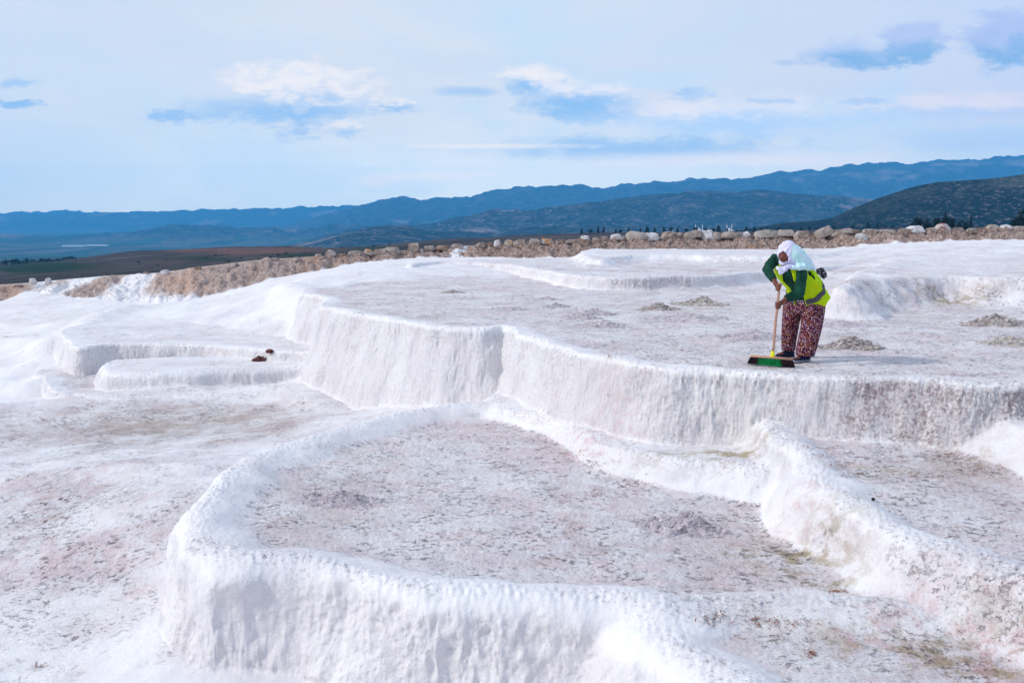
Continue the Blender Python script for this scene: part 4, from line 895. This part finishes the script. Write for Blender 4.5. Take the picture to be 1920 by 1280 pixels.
# floral trousers
floral, t, b = material('floral_cotton'); P_ = t.new('ShaderNodeNewGeometry').outputs['Position']
jit = t.vm('ADD', P_, t.vm('SCALE', t.noise(P_, 40, 2, out=1), .012))
v1 = t.vor(jit, 62); v1c = t.vor(jit, 62, out='Color'); v2 = t.vor(t.vm('ADD', jit, (3, 1, 2)), 55)
sc_ = t.new('ShaderNodeSeparateXYZ'); t.put(sc_.inputs[0], v1c)
c = t.mix(t.ramp(t.noise(P_, 30, 2), .4, .6), (.085, .006, .022), (.035, .004, .024))
c = t.mix(t.ramp(v2, .36, .28), c, (.34, .13, .05))
pet = t.mix(t.ramp(sc_.outputs[0], .45, .5), (.66, .50, .62), t.mix(t.ramp(sc_.outputs[1], .5, .55), (.34, .13, .38), (.50, .27, .14)))
c = t.mix(t.ramp(v1, .36, .27), c, pet)
t.put(b.inputs['Base Color'], c); t.put(b.inputs['Normal'], t.bump(t.noise(P_, 8, 3, .6, .5), .6, .03))
dots, t, b = material('dotted_cloth'); P_ = t.new('ShaderNodeNewGeometry').outputs['Position']
t.put(b.inputs['Base Color'], t.mix(t.ramp(t.vor(P_, 55, rnd=.25), .34, .27), (.018, .010, .028), (.66, .60, .68)))

hipc = Q(1515, 557, .0); nearhip = Q(1526, 566, -.06); farhip = Q(1490, 562, .09)
nk, fk = Q(1521, 612, -.10), Q(1482, 607, .17)
na, fa = Q(1508, 662, -.12), Q(1478, 652, .26)
waist = Q(1507, 535, -.08); chest = Q(1487, 507, -.24); neck = Q(1479, 490, -.34); headc = Q(1475, 473, -.41)
nsh, nel, nwr = Q(1504, 506, -.40), Q(1500, 549, -.44), Q(1472, 561, -.50)
fsh, fel, fwr = Q(1449, 486, -.20), Q(1439, 506, -.36), Q(1452, 526, -.52)
st_top, st_bot = Q(1461.5, 531, -.585), Q(1449, 656, -.38)
sdir = (st_bot-st_top).normalized()
def on_stick(py): return st_top+(st_bot-st_top)*((py-531)/(656-531))
left_d = Vector((.8, -.6, 0)).normalized(); axis = (chest-hipc).normalized(); back_d = axis.cross(left_d).normalized()
if back_d.z < 0: back_d = -back_d
fwd = Vector((-.6, -.8, 0))

person = empty('person', (hipc.x, hipc.y, 0)); pinv = Matrix.Translation(-Vector(person.location))
tag(person, 'person in white headscarf, hi-vis vest and floral trousers bending to sweep', 'person')
def pchild(o): 
    o.data.transform(pinv); return o
def hand(bm, wrist, py, side):
    """palm and five fingers closed round the broom handle"""
    c = on_stick(py); R_ = .017
    toward = (wrist-c); toward -= sdir*toward.dot(sdir); toward.normalize()      # from handle to the palm
    sidev = sdir.cross(toward).normalized()*side
    palm_c = c+toward*(R_+.018)
    tube(bm, [wrist, wrist*.5+palm_c*.5, palm_c-sdir*.0, palm_c+sidev*.012], [(.026, .021), (.034, .020), (.042, .019), (.034, .014)], 14, up=toward)
    for k, (off, L) in enumerate([(-.031, .95), (-.0105, 1.05), (.0105, 1.0), (.031, .82)]):
        pts_ = []
        for j in range(7):
            a = .35+j*.62*L*.8
            rr = R_+.009+.004*max(0, 1-j*.5)
            pts_.append(c+sdir*off+(toward*math.cos(a)+sidev*math.sin(a))*rr)
        tube(bm, [palm_c+sdir*off*.8]+pts_, [.0105]+[.0098, .0095, .009, .0088, .0082, .0078, .0065], 10, up=sdir)
    tp = [palm_c-sdir*.025, c-sdir*.035+toward*.025-sidev*.018, c-sdir*.028-sidev*(R_+.010)+toward*.006, c-sdir*.016-sidev*(R_+.008)-toward*.012]
    tube(bm, tp, [.014, .013, .011, .008], 10, up=sdir)
# the body: one continuous surface
bm = bmesh.new()
tube(bm, [hipc-axis*.12, hipc, waist, chest, chest*.45+neck*.55], [(.13, .11), (.155, .13), (.125, .105), (.145, .11), (.10, .08)], 24, up=back_d)
for hp, kn, an, toe in ((nearhip, nk, na, Vector((-.86, -.5, 0))), (farhip, fk, fa, Vector((-.9, -.44, 0)))):
    gzf = gz(an.x, an.y)+.03
    tube(bm, [hp+Vector((0, 0, .04)), hp*.55+kn*.45, kn, kn*.55+an*.45, Vector((an.x, an.y, gzf+.06))], [.092, .078, .055, .050, .034], 16)
    f0 = Vector((an.x, an.y, gzf+.02)); tube(bm, [f0-toe*.045, f0, f0+toe*.09, f0+toe*.155], [(.028, .03), (.034, .034), (.038, .022), (.026, .013)], 12, up=(0, 0, 1))
for sh, e_, w_ in ((nsh, nel, nwr), (fsh, fel, fwr)):
    tube(bm, [chest*.5+neck*.5, sh, sh*.5+e_*.5, e_, e_*.45+w_*.55, w_], [.06, .052, .043, .037, .033, .024], 14)
hand(bm, nwr, 571, 1); hand(bm, fwr, 538, -1)
hax = (Q(1466, 497, -.47)-Q(1480, 457, -.38)).normalized()       # crown -> chin
tube(bm, [chest*.45+neck*.55, neck, headc], [.06, .05, .05], 14)
face_n = (Vector((-.62, -.74, -.25))); face_n = (face_n-hax*face_n.dot(hax)).normalized()
hside = hax.cross(face_n).normalized()
rotm = Matrix((hside, face_n, hax)).transposed()
ball(bm, headc, (.074, .090, .108), rotm, 3); ball(bm, headc+hax*.065+face_n*.02, (.055, .062, .062), rotm, 3)
fc = headc+face_n*.088
tube(bm, [fc-face_n*.006+hax*.022, fc+face_n*.003+hax*.034, fc+face_n*.007+hax*.050, fc-face_n*.006+hax*.057], [.004, .008, .012, .009], 8)            # nose
for s in (-1, 1):
    ball(bm, fc+hside*.029*s+hax*.010-face_n*.008, .011, None, 2)                                                                    # eyes under the brow
    ball(bm, headc+hside*.074*s+hax*.015-face_n*.005, (.012, .020, .030), rotm, 2)                                                   # ears
ball(bm, fc+hax*.068-face_n*.010, (.026, .010, .006), rotm, 2); ball(bm, fc+hax*.078-face_n*.012, (.022, .010, .006), rotm, 2)         # lips
ball(bm, fc+hax*.100-face_n*.022, (.022, .018, .016), rotm, 2)                                                                     # chin
body = pchild(fused('body', bm, .0052, 1, skin, person))

# trousers: wide, gathered, one garment
bm = bmesh.new()
up_w = waist*.5+hipc*.5
tube(bm, [up_w, hipc+Vector((-.02, 0, .0)), hipc+Vector((-.03, .01, -.10)), hipc+Vector((-.035, .02, -.18))], [(.16, .13), (.215, .165), (.215, .165), (.19, .13)], 28, up=(-.6, -.8, 0.01))
nh = Vector((na.x+.015, na.y, gz(na.x, na.y)+.075)); fh = Vector((fa.x, fa.y, gz(fa.x, fa.y)+.085))
tube(bm, [nearhip+Vector((0, 0, -.02)), nearhip*.6+nk*.4, nk+Vector((.005, 0, 0)), nk*.5+nh*.5, nh+Vector((0,0,.03)), nh], [.125, .125, .120, .116, .112, .108], 24)
tube(bm, [farhip+Vector((-.01, 0, -.02)), farhip*.6+fk*.4, fk, fk*.5+fh*.5, fh+Vector((0,0,.03)), fh], [.115, .112, .100, .093, .088, .080], 24)
def wr_tr(v): return .010*noise3(v[:, 0]*9, v[:, 1]*9, v[:, 2]*2.2)+.007*noise3(v[:, 0]*22, v[:, 1]*22, v[:, 2]*5)
pchild(fused('trousers', bm, .009, 2, floral, person, wr_tr))
# knitted top with long sleeves
bm = bmesh.new()
tube(bm, [hipc+axis*.06, waist+back_d*-.01, chest-back_d*.01, chest*.5+neck*.5, neck*.85+headc*.15], [(.165, .135), (.150, .150), (.165, .135), (.13, .10), (.065, .06)], 26, up=back_d)
tube(bm, [chest*.6+neck*.4, nsh, nsh*.5+nel*.5, nel, nel*.5+nwr*.5, nwr+(nwr-nel).normalized()*-.01], [.080, .070, .060, .057, .052, .040], 18)
tube(bm, [chest*.5+neck*.5, fsh, fsh*.5+fel*.5, fel, fel*.5+fwr*.5, fwr+(fwr-fel).normalized()*-.012], [.08, .068, .060, .056, .048, .037], 18)
def wr_sw(v): return .006*noise3(v[:, 0]*16, v[:, 1]*16, v[:, 2]*16)+.004*noise3(v[:, 0]*34, v[:, 1]*34, v[:, 2]*34)
pchild(fused('sweater', bm, .008, 2, green, person, wr_sw))
# vest: open-fronted shell
def shell(name, s0, s1, a0, a1, off, mat, parent, nS=26, nA=54, hem=True, thick=.006, armholes=True):
    bm = bmesh.new(); G = []
    key = [(0, .235, .185, hipc-axis*.035+back_d*.005), (.22, .215, .185, hipc+axis*.08+back_d*.01), (.45, .19, .17, waist+axis*.03+back_d*.01), (.75, .215, .155, chest+back_d*.0), (.92, .20, .125, chest*.5+neck*.5), (1.0, .12, .09, neck+back_d*.01)]
    for i in range(nS+1):
        s = s0+(s1-s0)*i/nS
        for q in range(len(key)-1):
            if key[q][0] <= s <= key[q+1][0]+1e-6:
                f = (s-key[q][0])/(key[q+1][0]-key[q][0]); f = f*f*(3-2*f); k0, k1 = key[q], key[q+1]; break
        ra = k0[1]*(1-f)+k1[1]*f+off; rb = k0[2]*(1-f)+k1[2]*f+off; cc = k0[3].lerp(k1[3], f); row = []
        for j in range(nA+1):
            a = a0+(a1-a0)*j/nA; a_ = math.radians(a)
            w_ = .008*math.sin(a_*9+s*7)*(1-s)+.010*float(noise3(np.float32(a*.05), np.float32(s*6), np.float32(3.)))
            row.append(bm.verts.new(cc+left_d*((ra+w_)*math.cos(a_))+back_d*((rb+w_)*math.sin(a_))))
        G.append(row)
    for i in range(nS):
        for j in range(nA):
            s = s0+(s1-s0)*(i+.5)/nS; a = (a0+(a1-a0)*(j+.5)/nA)
            if armholes and .60 < s < .93:
                am = abs(a-(-8)) < 12*(1-((s-.765)/.17)**2)**.5 if abs(s-.765) < .17 else False
                am2 = abs(a-188) < 12*(1-((s-.765)/.17)**2)**.5 if abs(s-.765) < .17 else False
                if am or am2: continue
            bm.faces.new((G[i][j], G[i][j+1], G[i+1][j+1], G[i+1][j]))
    geom = bmesh.ops.solidify(bm, geom=bm.faces[:], thickness=thick)
    return pchild(from_bm(name, bm, mat, parent))
vest = shell('vest', 0., .99, -76, 250, .0, hivis, person)
shell('reflective_stripe', .20, .33, -74, 248, .006, stripe, vest, 4, 54, armholes=False, thick=.003)
# dotted cloth band at the waist and its knot behind
bm = bmesh.new(); tube(bm, [hipc+axis*.04, hipc+axis*.12], [(.185, .158), (.172, .155)], 30, up=back_d)
wb = pchild(fused('waist_cloth', bm, .008, 1, dots, person))
bm = bmesh.new(); kb = Q(1536, 507, .02)
for p0, p1, p2, w0 in ((Q(1531, 508, -.02), Q(1540, 505, .02), Q(1549, 520, .05), .030), (Q(1531, 510, -.02), Q(1538, 512, .03), Q(1546, 523, .02), .022)):
    tube(bm, [p0, p1, p1*.4+p2*.6, p2], [(.022, .016), (w0, .016), (w0*1.1, .012), (w0*.5, .006)], 14, up=(0, 1, .2))
pchild(fused('cloth_knot', bm, .006, 1, dots, wb))
# headscarf: snug over the crown, gathered under the chin, falling over the shoulder
def folds(o_, k):
    o_ = np.array(o_)
    def f(v):
        q = v-o_; a = np.arctan2(q[:, 2], q[:, 0]); r_ = np.linalg.norm(q, axis=1)
        return .0045*np.sin(a*k+r_*14+2*noise3(v[:, 0]*6, v[:, 1]*6, v[:, 2]*6))*sst(.03, .12, r_)+.004*noise3(v[:, 0]*16, v[:, 1]*16, v[:, 2]*16)
    return f
bm = bmesh.new()
ball(bm, headc+hax*-.012-face_n*.012, (.106, .112, .132), rotm, 4)
tube(bm, [headc-face_n*.03+hax*.02, neck*.6+headc*.4+left_d*.03, Q(1496, 491, -.36)], [(.125, .115), (.135, .115), (.12, .09)], 24, up=back_d)
# open the front so the face shows
res = bmesh.new(); 
sc_me = fused('headscarf', bm, .006, 3, white_c, person, folds(headc+Vector((.03, 0, .1)), 11))
res.free()
bm2 = bmesh.new(); bm2.from_mesh(sc_me.data); fcut = headc+hax*.075+face_n*.10
dl = []
for v_ in bm2.verts:
    q = v_.co-headc; a_, b2_, c_ = q.dot(hside), q.dot(face_n), q.dot(hax)
    if b2_ > .02 and c_ > .012 and (a_/.056)**2+((c_-.100)/.056)**2 < 1: dl.append(v_)
bmesh.ops.delete(bm2, geom=dl, context='VERTS'); bmesh.ops.solidify(bm2, geom=bm2.faces[:], thickness=.004); bm2.to_mesh(sc_me.data); bm2.free()
sc_me.data.polygons.foreach_set('use_smooth', np.ones(len(sc_me.data.polygons), bool)); pchild(sc_me)
bm = bmesh.new()
tube(bm, [Q(1480, 468, -.40), Q(1490, 477, -.42), Q(1500, 487, -.42), Q(1511, 495, -.38), Q(1520, 499, -.32), Q(1525, 500, -.28)], [(.10, .085), (.112, .10), (.108, .098), (.09, .075), (.06, .045), (.02, .02)], 26, up=(.5, -.3, .8))
tube(bm, [Q(1474, 500, -.52), Q(1488, 502, -.53), Q(1503, 500, -.50), Q(1514, 499, -.42)], [(.028, .02), (.045, .025), (.06, .04), (.05, .04)], 16, up=(0, 0, 1))
pchild(fused('shoulder_drape', bm, .007, 3, mint_c, sc_me, folds(Q(1482, 470, -.4), 17)))
bm = bmesh.new(); kc = Q(1467, 504, -.57)
ball(bm, kc, (.032, .03, .026)); 
for a_, e_, w_ in ((Q(1463, 506, -.60), Q(1467, 514, -.60), .034), (Q(1460, 503, -.58), Q(1455, 502, -.55), .022), (Q(1472, 503, -.60), Q(1472, 509, -.60), .026)):
    tube(bm, [kc, a_, a_*.4+e_*.6, e_], [(.02, .015), (w_, .014), (w_*1.05, .012), (w_*.75, .006)], 14, up=(0, 1, .1))
tube(bm, [kc, Q(1477, 501, -.56), Q(1486, 498, -.52)], [.022, .024, .02], 12)
pchild(fused('scarf_knot', bm, .005, 1, white_c, sc_me, lambda v: .004*noise3(v[:, 0]*40, v[:, 1]*40, v[:, 2]*20)))
# shoes
def shoe(an, toe, m_up, m_sole):
    zg = gz(an.x, an.y)+.004; f0 = Vector((an.x, an.y, zg)); toe = Vector(toe).normalized(); L = toe
    bm = bmesh.new()
    tube(bm, [f0-L*.075+Vector((0,0,.045)), f0-L*.03+Vector((0,0,.052)), f0+L*.04+Vector((0,0,.046)), f0+L*.11+Vector((0,0,.034)), f0+L*.165+Vector((0,0,.026))], [(.030, .036), (.041, .046), (.043, .038), (.047, .027), (.030, .016)], 18, up=(0, 0, 1))
    tube(bm, [f0-L*.01+Vector((0,0,.05)), f0-L*.015+Vector((0,0,.11))], [.042, .040], 16)
    s_ = fused('shoe', bm, .006, 2, m_up, person)
    bm = bmesh.new(); tube(bm, [f0-L*.085+Vector((0,0,.016)), f0-L*.05+Vector((0,0,.016)), f0+L*.05+Vector((0,0,.016)), f0+L*.12+Vector((0,0,.016)), f0+L*.178+Vector((0,0,.018))], [(.030, .016), (.043, .017), (.046, .016), (.050, .016), (.030, .014)], 18, up=(0, 0, 1))
    so = fused('sole', bm, .006, 1, m_sole, s_); pchild(so); pchild(s_); return s_
shoe(na, (-.86, -.46, 0), navy, greyshoe); shoe(fa, (-.9, -.40, 0), navy, navy)

# ------------------------------------------------------------------ the broom
wood, t, b = material('broom_wood'); P_ = t.new('ShaderNodeNewGeometry').outputs['Position']
mp = t.new('ShaderNodeMapping'); t.put(mp.inputs[0], P_); mp.inputs['Scale'].default_value = (30, 30, 3)
t.put(b.inputs['Base Color'], t.mix(t.noise(mp.outputs[0], 2, 4), (.42, .22, .15), (.56, .33, .23))); b.inputs['Roughness'].default_value = .6
bar_c = Vector(UD(1446, 663, 11.02)); bL, bR = Vector(UD(1407, 661, 11.10)), Vector(UD(1487, 668, 10.94))
bdir = (bR-bL).normalized(); gl = gz(bar_c.x, bar_c.y)
bl = (bR-bL).length/2; bm0 = (bL+bR)*.5; zc_ = gl+.098
bm0 = Vector((bm0.x, bm0.y, zc_)); bdir = Vector((bdir.x, bdir.y, -.035)).normalized(); bn = Vector((0, 0, 1)).cross(bdir).normalized()
broom = empty('broom', (bm0.x, bm0.y, gl)); binv = Matrix.Translation(-Vector(broom.location))
tag(broom, 'wide push broom with green and dark bristles, wooden handle and yellow socket', 'broom')
def bchild(o): o.data.transform(binv); return o
bm = bmesh.new()
v8 = [bm.verts.new(bm0+bdir*(bl*sx)+bn*(.032*sy)+Vector((0, 0, .011*sz))) for sx in (-1, 1) for sy in (-1, 1) for sz in (-1, 1)]
for f in ((0,1,3,2),(4,6,7,5),(0,4,5,1),(2,3,7,6),(0,2,6,4),(1,5,7,3)): bm.faces.new([v8[k] for k in f])
bmesh.ops.recalc_face_normals(bm, faces=bm.faces); bmesh.ops.bevel(bm, geom=bm.edges[:], offset=.005, segments=3, affect='EDGES')
bchild(from_bm('head_block', bm, wood, broom))
sb = bm0+Vector((0, 0, .01))+bdir*.01
d_s = (st_top-sb).normalized()
bm = bmesh.new(); tube(bm, [sb-d_s*.01, sb+d_s*.02, sb+d_s*.028, sb+d_s*.07], [(.035, .028), (.026, .024), (.021, .021), (.019, .019)], 18)
ym = cloth('yellow_plastic', (.85, .80, .01), None, .35); bchild(from_bm('socket', bm, ym, broom))
bm = bmesh.new(); tube(bm, [sb+d_s*.05]+[sb.lerp(st_top, k/6)+Vector((.003*math.sin(k*1.7), 0, 0)) for k in range(1, 7)]+[st_top+d_s*.01], [.0145]*7+[.008], 14)
bchild(from_bm('handle', bm, wood, broom))
def bristles(name, lo, hi, mat, n_, seed):
    r = np.random.RandomState(seed); vs, fs = [], []
    for k in range(n_):
        u = r.uniform(lo, hi); w_ = r.uniform(-1, 1); top = bm0+bdir*(bl*.97*u)+bn*(.026*w_)-Vector((0, 0, .008))
        fl_ = 1.0+.02*r.normal(); ln = .092*r.uniform(.9, 1.03)
        end = bm0+bdir*(bl*(u*(1.09*fl_))+.0+.012*r.normal()*.3)+bn*(.042*w_+.006*r.normal())-Vector((0, 0, ln-.002+.03*abs(u)**3*.0))
        end.z = max(end.z, gl+.002); mid = top.lerp(end, .5)+bdir*(.004*u)+Vector((0, 0, 0)); rad = r.uniform(.0013, .0024)
        b0 = len(vs)
        for p, rr in ((top, rad*1.2), (mid, rad), (end, rad*.7)):
            for a in range(3): vs.append(p+Vector((math.cos(a*2.09+k)*rr, math.sin(a*2.09+k)*rr, 0)))
        for s in range(2):
            for a in range(3): fs.append((b0+s*3+a, b0+s*3+(a+1) % 3, b0+s*3+3+(a+1) % 3, b0+s*3+3+a))
    return bchild(link(name, mesh_np(name, vs, fs), mat, broom))
gb = cloth('green_bristle', (.008, .36, .09), (.004, .16, .05), .4); db = cloth('dark_bristle', (.018, .010, .014), (.05, .02, .025), .5)
bristles('bristles', -.60, .46, gb, 900, 1)['label'] = 'green bristles'
bristles('bristles', -1, -.58, db, 560, 2)['label'] = 'dark bristles at the left end'; bristles('bristles', .44, 1, db, 660, 3)['label'] = 'dark bristles at the right end'
print('person built')
